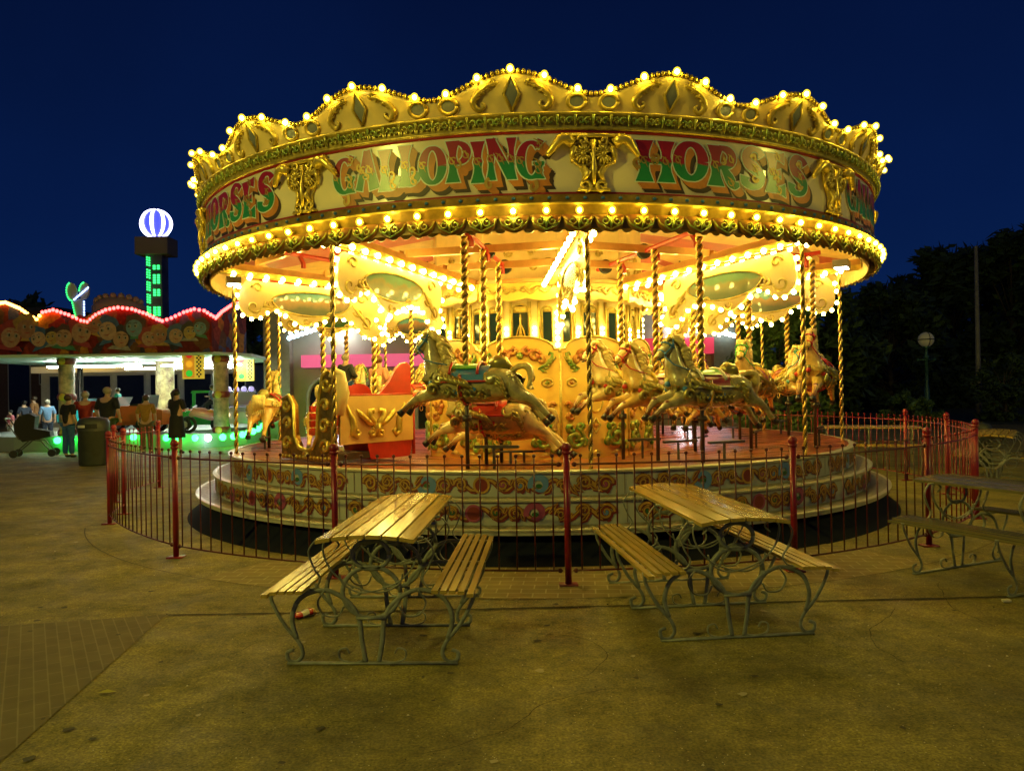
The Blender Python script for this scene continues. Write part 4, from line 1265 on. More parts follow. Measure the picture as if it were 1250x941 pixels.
def place_horse(th, r, lift, label, coat, cols, group='galloping horses on the ride'):
    global horse_used
    h = horse0 if not horse_used else copy_tree(horse0)
    horse_used = True
    fz = floor_z(r)
    h.location = (XC + r * math.sin(R_(th)), D - r * math.cos(R_(th)), fz)
    h.rotation_euler = (0, 0, math.atan2(-math.sin(R_(th)), -math.cos(R_(th))))
    h['label'] = label; h['category'] = 'carousel horse'; h['group'] = group
    sw = {'body': coat, 'ear': coat, 'saddle': TRIM[cols[0]], 'saddle_cloth': TRIM[cols[1]], 'saddle_edge': TRIM[cols[2]], 'girth': TRIM[cols[2]], 'jewel': TRIM[cols[3]], 'bridle': TRIM[cols[3]]}
    def rec(o):
        nm = o.name.split('.')[0]
        if nm in sw:
            o.material_slots[0].link = 'OBJECT'; o.material_slots[0].material = sw[nm]
        for c in o.children: rec(c)
    rec(h)
    for c in h.children:
        nm = c.name.split('.')[0]
        if nm == 'pole':
            c.location = (0, 0, lift + .02); c.scale = (1, 1, (3.14 - fz - lift) / 2.4)
        elif nm == 'lower_pole':
            c.location = (0, 0, 0); c.scale = (1, 1, (lift - .05) / 1.25)
        elif nm == 'foot_rest':
            c.location = (-.28, .0, 0); c.scale = (1, 1, max(.7, lift * 1.1))
        else:
            c.location = (0, 0, lift)
    return h
horse_used = False
TH_H = -12.3
rows = [
 (-12.3, [(3.98, 1.03, 'dapple grey horse with green saddle and blue cloth galloping in front of the shields', M_hgrey, ('green', 'blue', 'red', 'blue')),
          (3.20, .70, 'cream horse with red girth riding low beneath the grey green-saddled horse', M_hcream, ('maroon', 'red', 'red', 'red')),
          (2.45, .62, 'pale horse on the inner ring hidden behind the grey and cream horses by the chariot', M_hcream, ('yellow', 'orange', 'orange', 'pink'))]),
 (23.7, [(4.02, .93, 'grey horse with green saddle and maroon patches, right of the yellow shields', M_hgrey, ('green', 'maroon', 'white', 'blue')),
         (3.20, .96, 'honey horse with orange saddle, head just left of the maroon-patched grey horse', M_hgold, ('orange', 'maroon', 'yellow', 'red')),
         (2.45, 1.06, 'pale cream horse with yellow saddle and blue cloth close to the yellow shields', M_hcream, ('yellow', 'blue', 'yellow', 'red'))]),
 (59.7, [(4.00, 1.08, 'honey horse with light blue saddle cloth facing out beside the far right brass pole', M_hgold, ('white', 'blue', 'red', 'red')),
         (3.20, 1.03, 'honey horse facing forward with red saddle and green jewel behind the grey rump', M_hgold, ('red', 'red', 'yellow', 'green')),
         (2.45, .80, 'honey horse on the inner ring half hidden behind the front right grey horse', M_hgold, ('purple', 'maroon', 'yellow', 'teal'))]),
 (95.7, [(4.00, 1.00, 'golden horse with teal bridle just behind the blue-clothed horse at the right edge', M_hgold, ('maroon', 'orange', 'yellow', 'teal')),
         (3.20, .78, 'golden horse low on the deck, legs showing beneath the maroon-patched grey horse', M_hgold, ('blue', 'yellow', 'red', 'red')),
         (2.45, .95, 'golden inner horse right of the drum with teal saddle', M_hgold, ('teal', 'yellow', 'red', 'purple'))]),
 (131.7, [(3.75, .92, 'golden horse at the back with its head in profile towards the right', M_hgold, ('orange', 'red', 'red', 'orange')),
          (3.10, .75, 'back row cream horse behind the right side of the drum', M_hcream, ('purple', 'pink', 'yellow', 'teal'))]),
 (-122.0, [(3.95, .90, 'cream horse at the back left carrying the boy in the dark jacket', M_hcream, ('red', 'green', 'red', 'green')),
           (3.20, .80, 'cream horse at the back left carrying the woman in the pink top', M_hcream, ('green', 'red', 'yellow', 'red')),
           (2.45, .96, 'yellow riderless horse at the back left next to the pink-topped woman', M_hgold, ('red', 'orange', 'red', 'red'))]),
 (-84.3, [(4.00, .74, 'yellow horse seen from behind at the left end of the deck, green saddle pad', M_hgold, ('green', 'yellow', 'red', 'green')),
          (3.20, .60, 'yellow horse seen from behind, low beside the chariot end with the U opening', M_hgold, ('maroon', 'red', 'red', 'red')),
          (2.45, .72, 'yellow inner horse seen from behind above the cream chariot panel', M_hgold, ('yellow', 'teal', 'orange', 'blue'))]),
]
HS = {}
for th, lst in rows:
    for r, lift, lab, coat, cols in lst:
        HS[(th, r)] = place_horse(th, r, lift, lab, coat, cols)

# ------------------------------------------------------------------ chariot
ch = thing('chariot', 'red and cream chariot with gilded U-shaped end and raised gold leaf ornament on its panel', 'carousel chariot', (-2.05, 8.80, .775))
cu = Vector((-.75, .66, 0)).normalized(); cv = Vector((.66, .75, 0)).normalized()
def cm(u, v, z):
    p = cu * u + cv * v
    return (p.x, p.y, z)
def plane_end(u, v, h): return cm(-h, u, v)       # tail panel, outward = -cu
def plane_side(u, v, h): return cm(u, -h, v)      # outer side, outward = -cv
W_, L_ = 1.22, 1.02
b = MB(); b.prism([(.10, .20), (W_ - .02, .20), (W_ - .02, .76), (.10, .76)], plane_end, -.03, .01)
tail = b.build('end_panel', mat('chariot_cream', (0.74, 0.48, 0.15), .3, var=.08, coat=.3), ch)
b = MB(); b.tube([plane_end(.10, .77, -.01), plane_end(W_, .77, -.01)], .018, 6); b.tube([plane_end(W_, .77, -.01), plane_end(W_, .02, -.01)], .022, 6)
b.build('red_edge', M_red, tail, True)
b = MB()
cx = .62; cz = .45
for sg in (-1, 1):
    b.tube([plane_end(cx + sg * u, cz + v, .015) for u, v in ((.0, -.10), (.05, .0), (.11, .06), (.10, .13), (.05, .14), (.04, .10))], [0.030, 0.045, 0.048, 0.042, 0.030, 0.018], 6)
    for i in range(4):
        b.tube([plane_end(cx + sg * (.05 + .03 * i), cz - .04 + .01 * i, .012), plane_end(cx + sg * (.13 + .035 * i), cz + .0 + .03 * i, .03), plane_end(cx + sg * (.20 + .03 * i), cz + .04 + .04 * i, .012)], [0.021, 0.039, 0.006], 6)
    b.tube([plane_end(u, v, .012) for u, v in spiral(cx + sg * .07, cz - .13, .055, .012, 90, 90 + sg * 420, 12)], .026, 6)
    ex = .27 if sg < 0 else .98
    b.tube([plane_end(ex + sg * u, cz + v, .012) for u, v in ((.08, .22), (.05, .12), (.0, .05), (-.02, -.05), (.0, -.13), (-.06, -.17), (-.10, -.12), (-.06, -.09))], [0.009, 0.030, 0.042, 0.045, 0.042, 0.033, 0.027, 0.018], 6)
b.tube([plane_end(cx, cz - .18, .02), plane_end(cx, cz - .02, .035)], [0.018, 0.053], 6)
b.build('gold_leaf_ornament', M_gold, tail, True)
b = MB(); b.prism([(.55, .0), (W_ - .06, .0), (W_ - .02, .20), (.50, .20)], plane_end, -.5, -.01); b.build('red_step_box', M_red, ch)
b = MB(); b.prism([(.02, .02), (L_, .02), (L_, .10), (.02, .10)], lambda u, v, h: cm(u, h, v), .02, W_ - .04); b.build('chariot_floor', M_brown, ch)
# gilded U-shaped entrance on the outer side
b = MB()
out = [(0, 0), (L_, .02), (L_ + .02, .60), (L_ - .04, .74), (L_ - .16, .78), (L_ - .26, .66), (L_ - .28, .30), (L_ - .36, .16), (.5, .12), (.36, .16), (.28, .30), (.24, .70), (.16, 1.0), (.06, 1.06), (-.04, 1.0), (-.05, .70), (0, .4)]
b.prism(out, plane_side, -.05, .02)
us = b.build('gilt_entrance', mat('chariot_gilt', (0.46, 0.30, 0.05), .28, .85, var=.4, vscale=10, bump=.5, bscale=16), ch)
b = MB()
for i in range(14):
    b.sphere(plane_side(.04 + .95 * i / 13, .05, .025), .022, 6, 4)
for (x, z, r0, a0, a1) in ((.12, .18, .09, 0, 420), (.13, .42, .09, 180, -260), (.11, .66, .08, 0, 400), (.08, .90, .09, 180, 560), (.90, .20, .09, 180, -240), (.88, .44, .09, 0, 420), (.90, .66, .08, 180, 560), (.5, .07, .05, 0, 400)):
    b.tube([plane_side(u, v, .025) for u, v in spiral(x, z, r0, r0 * .2, a0, a1, 13)], taper(13, .02, .028, .014), 6)
b.tube([plane_side(u, v, .02) for u, v in out[3:14]], .024, 6)
b.build('gilt_scroll', M_gold, us, True)
b = MB()
sw_ = [(.02, .60), (.10, .95), (.04, 1.08), (-.06, 1.10), (-.10, .98), (-.06, .80)]
b.tube([plane_end(.06, .55, .02), plane_end(.10, .80, .05), plane_end(.06, 1.02, .06), plane_end(.0, 1.06, .03), plane_end(-.03, .98, 0)], [.07, .09, .07, .05, .02], 8)
b.build('swan_scroll', M_creamy, ch, True)
b = MB()
b.prism([(.62, .74), (.74, .80), (.88, .93), (.98, 1.08), (1.06, 1.15), (1.16, 1.17), (1.215, 1.12), (1.215, .74)], plane_end, -.09, -.04)
b.prism([(.0, .10), (.0, .78), (.20, .95), (.40, .80), (.44, .10)], lambda u, v, h: cm(u + .09, h, v), W_ - .05, W_)
hb = b.build('high_back', M_red, ch)
b = MB()
for i in range(4):
    b.bar(cm(.62, .12, .34 + .09 * i), cm(.62, W_ - .1, .34 + .09 * i), .04, .075)
b.prism([(.35, .30), (.62, .30), (.62, .36), (.35, .36)], lambda u, v, h: cm(u, h, v), .1, W_ - .1)
b.build('seat', M_red, ch)
b = MB(); b.disc(lambda u, v, h: cm(.32, u, v), (.62, .78), .20, .13, 0, 16); b.prism([(.42, .60), (.82, .60), (.82, .78), (.42, .78)], lambda u, v, h: cm(.33 + h, u, v), 0, .05); b.build('seat_back', M_red, ch)

# ------------------------------------------------------------------ red railing round the ride
M_rail = mat('railing_red', (0.21, 0.004, 0.016), .38, var=.25, vscale=20, coat=.2)
M_rail2 = mat('railing_red_shaded', (0.075, 0.003, 0.010), .4, var=.25, vscale=20, coat=.15)  # same red as the posts, with backlit shade put into the front panels' colour
fence = thing('metal_railing', 'red metal railing with ball-topped bars encircling the carousel', 'railing', (XC, 12, 0))
posts = [at(140, 613, 11.5), at(134, 640, 9.57), at(215, 674, 7.55), at(410, 703, 6.62), at(694, 712, 6.25), (2.38, 6.58, 0), (4.02, 7.50, 0), (5.36, 8.95, 0), (6.12, 10.9, 0), (6.35, 12.5, 0), (5.75, 14.6, 0), (4.2, 16.6, 0), (2.2, 17.6, 0)]
posts = [Vector((p[0] - XC, p[1] - 12, 0)) for p in posts]
g0 = Vector((-5.22 - XC, 10.35 - 12, 0)); g1 = Vector((-6.05 - XC, 13.2 - 12, 0)); 
seq_a = [posts[1], g0]
pm = MB()
pm.tube([(0, 0, 0), (0, 0, 1.06)], .027, 12)
pm.tube([(0, 0, 1.06), (0, 0, 1.085)], .038, 12); pm.sphere((0, 0, 1.112), .040, 12, 8)
pm.box((0, 0, .006), (.15, .12, .012))
pm = pm.build('post', M_rail, fence, True)
used = False
allp = posts + [g0, g1]
for p in allp:
    o = pm if not used else pm.copy()
    if used:
        C.objects.link(o); o.parent = fence
    used = True
    o.location = p
def rail_panel(p, q, bend, m=None):
    b = MB()
    d = q - p; L = d.length; n = max(6, int(round(L / .158)))
    nr = Vector((d.y, -d.x, 0)).normalized()
    def P(f, z):
        f2 = .02 + .96 * f
        return p + d * f2 + nr * (bend * L * 4 * f2 * (1 - f2)) + Vector((0, 0, z))
    for z in (.118, .975):
        b.tube([P(i / 8, z) for i in range(9)], .0085, 6)
        for f in (.012, .988):
            b.sphere(P(f, z), .022, 6, 4)
    for i in range(n):
        f = (i + .5) / n
        b.tube([P(f, .118), P(f, 1.035)], .0068, 6)
        b.sphere(P(f, 1.045), .0155, 8, 5)
    return b.build('railing_panel', m or M_rail, fence, True)
for i in range(1, len(posts) - 1):
    d_ = posts[i]; e_2 = posts[i + 1]
    rail_panel(d_, e_2, .038, M_rail2 if i <= 5 else None)
rail_panel(g0, posts[1], .02)
rail_panel(g1, posts[0], 0.0)

# ------------------------------------------------------------------ picnic tables with scrolled iron frames
def slat_mat(name, c):
    m = bpy.data.materials.new(name); m.use_nodes = True
    t = m.node_tree; p = t.nodes['Principled BSDF']
    tc = t.nodes.new('ShaderNodeTexCoord'); mp = t.nodes.new('ShaderNodeMapping'); mp.inputs['Scale'].default_value = (30, 2.0, 30)
    t.links.new(tc.outputs['Object'], mp.inputs[0])
    n = t.nodes.new('ShaderNodeTexNoise'); n.inputs['Scale'].default_value = 1.6; n.inputs['Detail'].default_value = 6; t.links.new(mp.outputs[0], n.inputs['Vector'])
    r = t.nodes.new('ShaderNodeValToRGB'); r.color_ramp.elements[0].position = .3; r.color_ramp.elements[1].position = .7
    r.color_ramp.elements[0].color = (c[0] * .72, c[1] * .7, c[2] * .7, 1); r.color_ramp.elements[1].color = (*c, 1)
    t.links.new(n.outputs['Fac'], r.inputs[0]); t.links.new(r.outputs[0], p.inputs['Base Color'])
    p.inputs['Roughness'].default_value = .24
    p.inputs['Coat Weight'].default_value = .3; p.inputs['Coat Roughness'].default_value = .12
    bp = t.nodes.new('ShaderNodeBump'); bp.inputs['Strength'].default_value = .12; bp.inputs['Distance'].default_value = .004
    t.links.new(n.outputs['Fac'], bp.inputs['Height']); t.links.new(bp.outputs[0], p.inputs['Normal'])
    return m
M_slat = slat_mat('varnished_slat', (0.48, 0.34, 0.075))
M_slat2 = slat_mat('shaded_slat', (0.17, 0.15, 0.06))  # slat colour darkened to stand in for the dim light at the right table
M_iron = mat('wrought_iron', (0.20, 0.21, 0.18), .5, .15, var=.3, vscale=18)
def frame_mb():
    b = MB()
    def T(p, r=.0110):
        q = smooth_path([(x, 0, z) for x, z in p], 5)
        b.tube(q, r, 6, .42)
    for s in (-1, 1):
        T([(s * x, z) for x, z in ((.545, .43), (.535, .36), (.47, .23), (.395, .13), (.375, .06), (.405, .018), (.45, .025), (.458, .068), (.425, .085))])
        T([(s * x, z) for x, z in ((.405, .15), (.43, .27), (.38, .39), (.25, .435), (.13, .37), (.07, .27), (.055, .14), (.035, .01))], .0135)
        T([(s * x, z) for x, z in ((.05, .02), (.11, .012), (.17, .03), (.178, .08), (.14, .095), (.122, .065))])
        T([(s * x, z) for x, z in ((.29, .735), (.335, .66), (.305, .56), (.275, .50), (.31, .445), (.40, .445))])
        T([(s * x, z) for x, z in ((.20, .66), (.17, .70), (.21, .735), (.255, .70), (.24, .60), (.17, .50), (.06, .44), (-.06, .42), (-.15, .47), (-.17, .53))])
        T([(s * x, z) for x, z in ((.25, .435), (.29, .36), (.255, .29), (.18, .285), (.15, .34))], .012)
        b.bar((s * .33, 0, .435), (s * .555, 0, .43), .03, .012)
    b.tube([(.155 * math.cos(R_(a)), 0, .42 + .15 * math.sin(R_(a))) for a in range(0, 361, 15)], .013, 6, .42)
    b.tube([(.10 * math.cos(R_(a)), 0, .64 + .085 * math.sin(R_(a))) for a in range(0, 361, 18)], .013, 6, .42)
    b.bar((-.28, 0, .738), (.28, 0, .738), .03, .012)
    b.bar((-.455, 0, .008), (.455, 0, .008), .028, .012)
    b.bar((-.08, 0, .27), (.08, 0, .27), .03, .012)
    return b
def make_table():
    t = thing('picnic_table', 'picnic table', 'picnic table')
    for i, y in enumerate((-.72, 0, .72)):
        if i == 0:
            f0 = frame_mb().build('scroll_frame', M_iron, t, True, (0, y, 0))
        else:
            o = f0.copy(); C.objects.link(o); o.parent = t; o.location = (0, y, 0)
    b = MB()
    n = 6; wd = .0745
    for i in range(n):
        x = (i - (n - 1) / 2) * .0875
        zc = .772 - .03 * (x / .27) ** 2
        tl = -2 * .03 * x / .27 ** 2
        vs = []
        for y in (-.88, .88):
            for dx in (-wd / 2, wd / 2):
                for dz in (-.011, .011):
                    vs.append((x + dx, y, zc + tl * dx + dz))
        b.add(vs, [(0, 1, 3, 2), (4, 6, 7, 5), (0, 4, 5, 1), (2, 3, 7, 6), (1, 5, 7, 3), (0, 2, 6, 4)])
    b.build('table_top', M_slat, t)
    for s in (-1, 1):
        b = MB()
        for i in range(5):
            x = .355 + .0455 * i
            zc = .452 - (.014 * max(0, i - 2) ** 2 * .35)
            b.box((s * x, 0, zc), (.0335, 1.70, .020))
        b.build('bench_seat', M_slat, t)
    return t
t0 = make_table()
def place_table(x, y, rz, label, first=False):
    t = t0 if first else copy_tree(t0)
    t.location = (x, y, 0); t.rotation_euler = (0, 0, rz); t['label'] = label; t['group'] = 'picnic tables on the paving'; t.scale = (1.10, 1, 1)
    return t
place_table(-.81, 5.24, R_(-2.6), 'yellow slatted picnic table with a dropped snack packet beneath it, nearest the left', True)
place_table(1.33, 5.60, math.atan2(.16, 1.59), 'yellow slatted picnic table with glaring reflections on its top, front right of the railing')
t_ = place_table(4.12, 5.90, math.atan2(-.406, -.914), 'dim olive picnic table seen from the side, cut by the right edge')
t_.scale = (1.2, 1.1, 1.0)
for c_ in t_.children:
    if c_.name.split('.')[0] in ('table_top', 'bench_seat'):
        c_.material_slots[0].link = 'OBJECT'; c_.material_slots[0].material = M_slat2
place_table(7.6, 12.2, R_(-35), 'dark picnic table behind the thick right end post of the railing')
place_table(6.7, 14.6, R_(70), 'small dark picnic table glimpsed through the back railing, right of the deck')

# ------------------------------------------------------------------ people
M_skin = mat('skin', (0.50, 0.30, 0.20), .55)
def person(loc, rz, label, shirt, legs, hair, h=1.7, pose='stand', hair_len=0, skirt=False, sleeves=True, long_sleeve=False, bulk=1.0):
    t = thing('person', label, 'person', loc, rz, None)
    k = h / 1.7
    def S(nodes): return [(x * k, y * k, z * k, r * k) for x, y, z, r in nodes]
    sit = pose == 'sit'
    dz = -.02 if not sit else 0
    N = [(0, 0, .95, .125 * bulk), (0, 0, 1.13, .115 * bulk), (0, 0, 1.32, .135 * bulk), (0, .0, 1.455, .050), (0, .012, 1.56, .078), (0, .018, 1.635, .070), (0, .085, 1.565, .022)]
    E_ = [(0, 1), (1, 2), (2, 3), (3, 4), (4, 5), (4, 6)]
    def lm(base, pts):
        pr = base
        for p in pts:
            N.append(p); E_.append((pr, len(N) - 1)); pr = len(N) - 1
    arm_idx = {}
    for s in (-1, 1):
        fwd = .26 if pose in ('hold', 'sit') else .04
        st = len(N)
        if pose in ('hold', 'sit'):
            lm(2, [(s * .18 * bulk, 0, 1.38, .055), (s * .23 * bulk, .04, 1.15, .043), (s * .15, .22, 1.14, .034), (s * .11, .30, 1.17, .036)])
        else:
            lm(2, [(s * .18 * bulk, 0, 1.38, .055), (s * .25 * bulk, -.02, 1.13, .043), (s * .24 * bulk, .06, .90, .032), (s * .235 * bulk, .085, .81, .036)])
        arm_idx[s] = st
    leg_idx = {}
    for s in (-1, 1):
        leg_idx[s] = len(N)
        if sit:
            lm(0, [(s * .10, .05, .90, .088), (s * .20, .30, .74, .062), (s * .21, .26, .42, .042), (s * .21, .36, .37, .038)])
        else:
            lm(0, [(s * .09, 0, .86, .088), (s * .10, .015 * s, .48, .060), (s * .105, 0.02 * s - .01, .08, .040), (s * .11, .10, .035, .038)])
    mesh_obj('body', skin_mesh(S(N), E_, 2, 0), M_skin, t)
    def shell(idx_chain, grow, drop=0.0):
        nodes = []; edges = []
        mp = {}
        for ch_ in idx_chain:
            for a in ch_:
                if a not in mp:
                    mp[a] = len(nodes); n = N[a]; nodes.append((n[0], n[1], n[2] + (drop if a == 0 else 0), n[3] + grow + (.012 if a == 0 else 0)))
            for a, b2 in zip(ch_, ch_[1:]):
                edges.append((mp[a], mp[b2]))
        return skin_mesh(S(nodes), edges, 2, 0)
    ch_ = [[0, 1, 2]]
    for s in (-1, 1):
        a = arm_idx[s]
        ch_.append([2, a, a + 1] + ([a + 2] if long_sleeve else []))
    mesh_obj('jacket' if long_sleeve else 'shirt', shell(ch_, .028, -.09 if not sit else -.02), shirt, t)
    if skirt:
        b = MB(); b.lathe([(.10 * k, 1.12 * k), (.17 * k, .95 * k), (.21 * k, .55 * k), (.22 * k, .42 * k)], 18); b.build('skirt', legs, t, True)
    else:
        ch_ = []
        for s in (-1, 1):
            a = leg_idx[s]; ch_.append([0, a, a + 1, a + 2])
        mesh_obj('trousers', shell(ch_, .024, .02), legs, t)
    b = MB()
    for s in (-1, 1):
        f = N[leg_idx[s] + 3]; an = N[leg_idx[s] + 2]
        b.sphere((f[0] * k, (f[1] - .04) * k, f[2] * k), .05 * k, 8, 5, (.9, 2.0, .8))
    b.build('shoes', M_black, t, True)
    b = MB(); b.sphere((0, -.006 * k, 1.612 * k), .098 * k, 14, 9, (1.0, 1.06, .98))
    if hair_len:
        b.tube([(0, -.08 * k, 1.64 * k), (0, -.14 * k, 1.58 * k), (0, -.13 * k, (1.55 - hair_len) * k)], [.05 * k, .05 * k, .015 * k], 8)
    b.build('hair', hair, t, True)
    # face: eyes, mouth
    b = MB()
    for s in (-1, 1):
        b.sphere((s * .032 * k, .094 * k, 1.585 * k), .011 * k, 6, 4)
    b.tube([(-.025 * k, .088 * k, 1.535 * k), (0, .094 * k, 1.532 * k), (.025 * k, .088 * k, 1.535 * k)], .006 * k, 5)
    b.build('face', mat('eye_dark', (0.04, 0.02, 0.02), .4), t, True)
    return t
cl = lambda n, c: mat('cloth_' + n, c, .85, var=.15, vscale=20)
hairb = mat('hair_brown', (0.05, 0.025, 0.012), .5, var=.3, vscale=30); hairg = mat('hair_grey', (0.30, 0.26, 0.20), .5, var=.2, vscale=30); hairk = mat('hair_dark', (0.012, 0.010, 0.010), .5)
def ground_at(px, py):
    # depth at which the pixel meets the ground
    lo, hi = 2.0, 200.0
    for _ in range(60):
        m_ = (lo + hi) / 2
        if at(px, py, m_).z > 0: lo = m_
        else: hi = m_
    p = at(px, py, lo); return (p.x, p.y, 0)
person(at(216, 543, 21.3) * Vector((1, 1, 0)) if False else (at(216, 540, 20.6).x, 20.6, 0), R_(-20), 'woman in a long black dress with ponytail, holding a child to her shoulder', cl('black', (0.012, 0.012, 0.014)), cl('black', (0.012, 0.012, 0.014)), hairk, 1.72, 'hold', .16, skirt=True)
person((at(179, 540, 20.9).x, 20.9, 0), R_(4), 'person in a mustard brown shirt standing with back turned at the ride edge', cl('mustard', (0.30, 0.16, 0.03)), cl('khaki', (0.12, 0.09, 0.05)), hairb, 1.58)
person((at(132, 540, 20.2).x, 20.2, 0), R_(-15), 'broad man in a black T-shirt standing behind the litter bin', cl('black', (0.012, 0.012, 0.014)), cl('olive', (0.05, 0.07, 0.03)), hairg, 1.80, bulk=1.30)
person((at(105, 540, 20.5).x, 20.5, 0), R_(10), 'person in a red shirt with light hair', cl('red', (0.34, 0.03, 0.02)), cl('greyblue', (0.16, 0.2, 0.26)), hairg, 1.70, bulk=1.22)
person((at(84, 545, 20.0).x, 20.0, 0), R_(-25), 'person in black top and bright blue trousers beside the pushchair', cl('black', (0.012, 0.012, 0.014)), cl('jeans', (0.03, 0.10, 0.30)), hairb, 1.62)
person((at(13, 523, 26).x, 26, 0), R_(150), 'small child in a red and white striped top near the left edge', cl('stripe', (0.50, 0.12, 0.16)), cl('white', (0.5, 0.5, 0.48)), hairk, 1.15)
person((at(30, 523, 26.5).x, 26.5, 0), R_(60), 'seated-looking figure in dark clothes behind the pushchair', cl('navy', (0.02, 0.025, 0.05)), cl('navy', (0.02, 0.025, 0.05)), hairk, 1.45)
person((at(42, 523, 27).x, 27, 0), R_(100), 'dark-haired person in an orange-brown top behind the pushchair hood', cl('rust', (0.22, 0.09, 0.03)), cl('navy', (0.02, 0.025, 0.05)), hairb, 1.60)
person((at(58, 523, 25).x, 25, 0), R_(40), 'person in a pale blue top by the ride post', cl('paleblue', (0.12, 0.22, 0.40)), cl('navy', (0.02, 0.025, 0.05)), hairg, 1.48)
h_ = HS[(-122.0, 3.95)]
person((h_.location.x - .02, h_.location.y, h_.location.z + .90 - .93 * 1.2 / 1.7 + .04), h_.rotation_euler[2] - math.pi / 2, 'boy with short fair hair in a dark jacket riding a cream horse', cl('charcoal', (0.02, 0.022, 0.028)), cl('jeans', (0.03, 0.10, 0.30)), hairg, 1.2, 'sit', long_sleeve=True)
h_ = HS[(-122.0, 3.2)]
person((h_.location.x, h_.location.y, h_.location.z + .80 - .93 * 1.4 / 1.7 + .04), h_.rotation_euler[2] - math.pi / 2, 'woman with auburn hair in a pink top riding beside the boy', cl('pink', (0.60, 0.26, 0.18)), cl('jeans', (0.03, 0.10, 0.30)), mat('hair_auburn', (0.12, 0.04, 0.015), .5), 1.4, 'sit', .1)

# pushchair
ps = at(42, 540, 20.4)
pt = thing('pushchair', 'black pushchair with hood parked behind the people at the left', 'pushchair', (ps.x, 20.4, 0), R_(200))
b = MB()
b.prism([(-.42, .52), (.22, .40), (.40, .62), (.42, .86), (.30, 1.08), (.08, 1.15), (-.08, 1.06), (-.04, .74), (-.40, .66)], lambda u, v, h: (u, h, v), -.24, .24); b.build('hood', cl('black', (0.012, 0.012, 0.014)), pt)
b = MB()
for s in (-.24, .24):
    b.tube([(-.45, s, .10), (-.2, s, .42), (.30, s, .48), (.62, s, 1.02)], .016, 6); b.tube([(.42, s, .10), (.05, s, .45)], .016, 6)
b.tube([(.62, -.24, 1.02), (.62, .24, 1.02)], .02, 6); b.build('frame', M_steel, pt)
for x in (-.45, .42):
    for s in (-.27, .27):
        b = MB(); b.tube([(0, -.02, 0), (0, .02, 0)], .10, 14); b.build('wheel', M_black, pt, False, (x, s, .10))

# ------------------------------------------------------------------ litter bins
def bin_thing(x, y, label, s=1.0, c=(0.035, 0.04, 0.035)):
    t = thing('litter_bin', label, 'litter bin', (x, y, 0), 0)
    b = MB(); b.lathe([(0, .0), (.30 * s, .0), (.32 * s, .04), (.335 * s, .78 * s), (.345 * s, .80 * s)], 24); b.build('body', mat('bin_green', c, .5, var=.2), t, True)
    b = MB(); b.lathe([(.345 * s, .80 * s), (.345 * s, .84 * s), (.34 * s, 1.0 * s), (.30 * s, 1.08 * s), (.15 * s, 1.12 * s), (0, 1.13 * s)], 24); b.build('lid', mat('bin_green', c), t, True)
    b = MB(); b.lathe([(.352 * s, .86 * s), (.352 * s, .97 * s)], 10, a0=R_(-55), a1=R_(40)); b.build('opening', M_black, t)
    b = MB(); b.lathe([(.356 * s, .885 * s), (.356 * s, .945 * s)], 6, a0=R_(-38), a1=R_(-2)); b.build('notice', mat('bin_notice', (0.6, 0.62, 0.55), .4), t)
    return t
p = ground_at(115, 567)
bin_thing(p[0], p[1], 'dark round litter bin with domed lid left of the railing entrance', p[1] / 943 * 36 / .69)
p = at(1193, 545, 14.5)
bin_thing(p.x, 14.5, 'shadowy litter bin standing behind the right end of the railing', .72)

# ------------------------------------------------------------------ dropped litter
p = ground_at(372, 752)
t = thing('snack_packet', 'crumpled red and white snack packet lying under the left table', 'litter', (p[0], p[1], 0), R_(35))
b = MB()
rnd = random.Random(5)
nx_, ny_ = 14, 9
vs = []
for sd_k in (1, -1):
    for i in range(nx_ + 1):
        for j in range(ny_ + 1):
            u, v = -1 + 2 * i / nx_, -1 + 2 * j / ny_
            puff = max(0, (1 - abs(u) ** 4)) ** .5 * max(0, 1 - v * v) ** .5
            vs.append((u * .085 + rnd.uniform(-.004, .004), v * (.042 + .006 * abs(u)) + rnd.uniform(-.003, .003), .024 + .008 * math.sin(u * 3) + sd_k * .020 * puff + rnd.uniform(-.0035, .0035) * (1 if puff > 0 else 0)))
m_ = ny_ + 1; off_ = (nx_ + 1) * m_
for k_ in (0, 1):
    for i in range(nx_):
        for j in range(ny_):
            f_ = [k_ * off_ + i * m_ + j, k_ * off_ + i * m_ + j + 1, k_ * off_ + (i + 1) * m_ + j + 1, k_ * off_ + (i + 1) * m_ + j]
            b.f.append(f_); b.m.append(1 if 5 <= i <= 8 else (2 if i > 10 else 0))
b.v.extend(vs)
b.build('packet', [mat('packet_red', (0.40, 0.02, 0.015), .25, var=.2, vscale=30), mat('packet_white', (0.6, 0.55, 0.45), .3), mat('packet_gold', (0.5, 0.3, 0.08), .3, .5)], t, True)
p = ground_at(130, 846); b = MB(); b.add([(-.05, 0, .006), (-.01, .025, .016), (.05, .012, .008), (.02, -.02, .014)], [(0, 1, 2, 3)]); o = b.build('fallen_leaf', mat('leaf_yellow', (0.36, 0.32, 0.05), .6), None, False, (p[0], p[1], 0)); tag(o, 'yellowing fallen leaf on the dark tarmac at lower left', 'leaf')
p = ground_at(1228, 735); b = MB(); b.prism([(-.03, -.02), (.03, -.015), (.028, .02), (-.02, .022)], lambda u, v, h: (u, v, h + .01 * abs(u) * 20), .004, .018); o = b.build('paper_scrap', mat('paper', (0.65, 0.62, 0.52), .7), None, False, (p[0], p[1], 0)); tag(o, 'scrap of white paper on the ground near the right edge', 'litter')
for (px_, py_) in ((262, 746), (152, 800), (560, 668)):
    pass

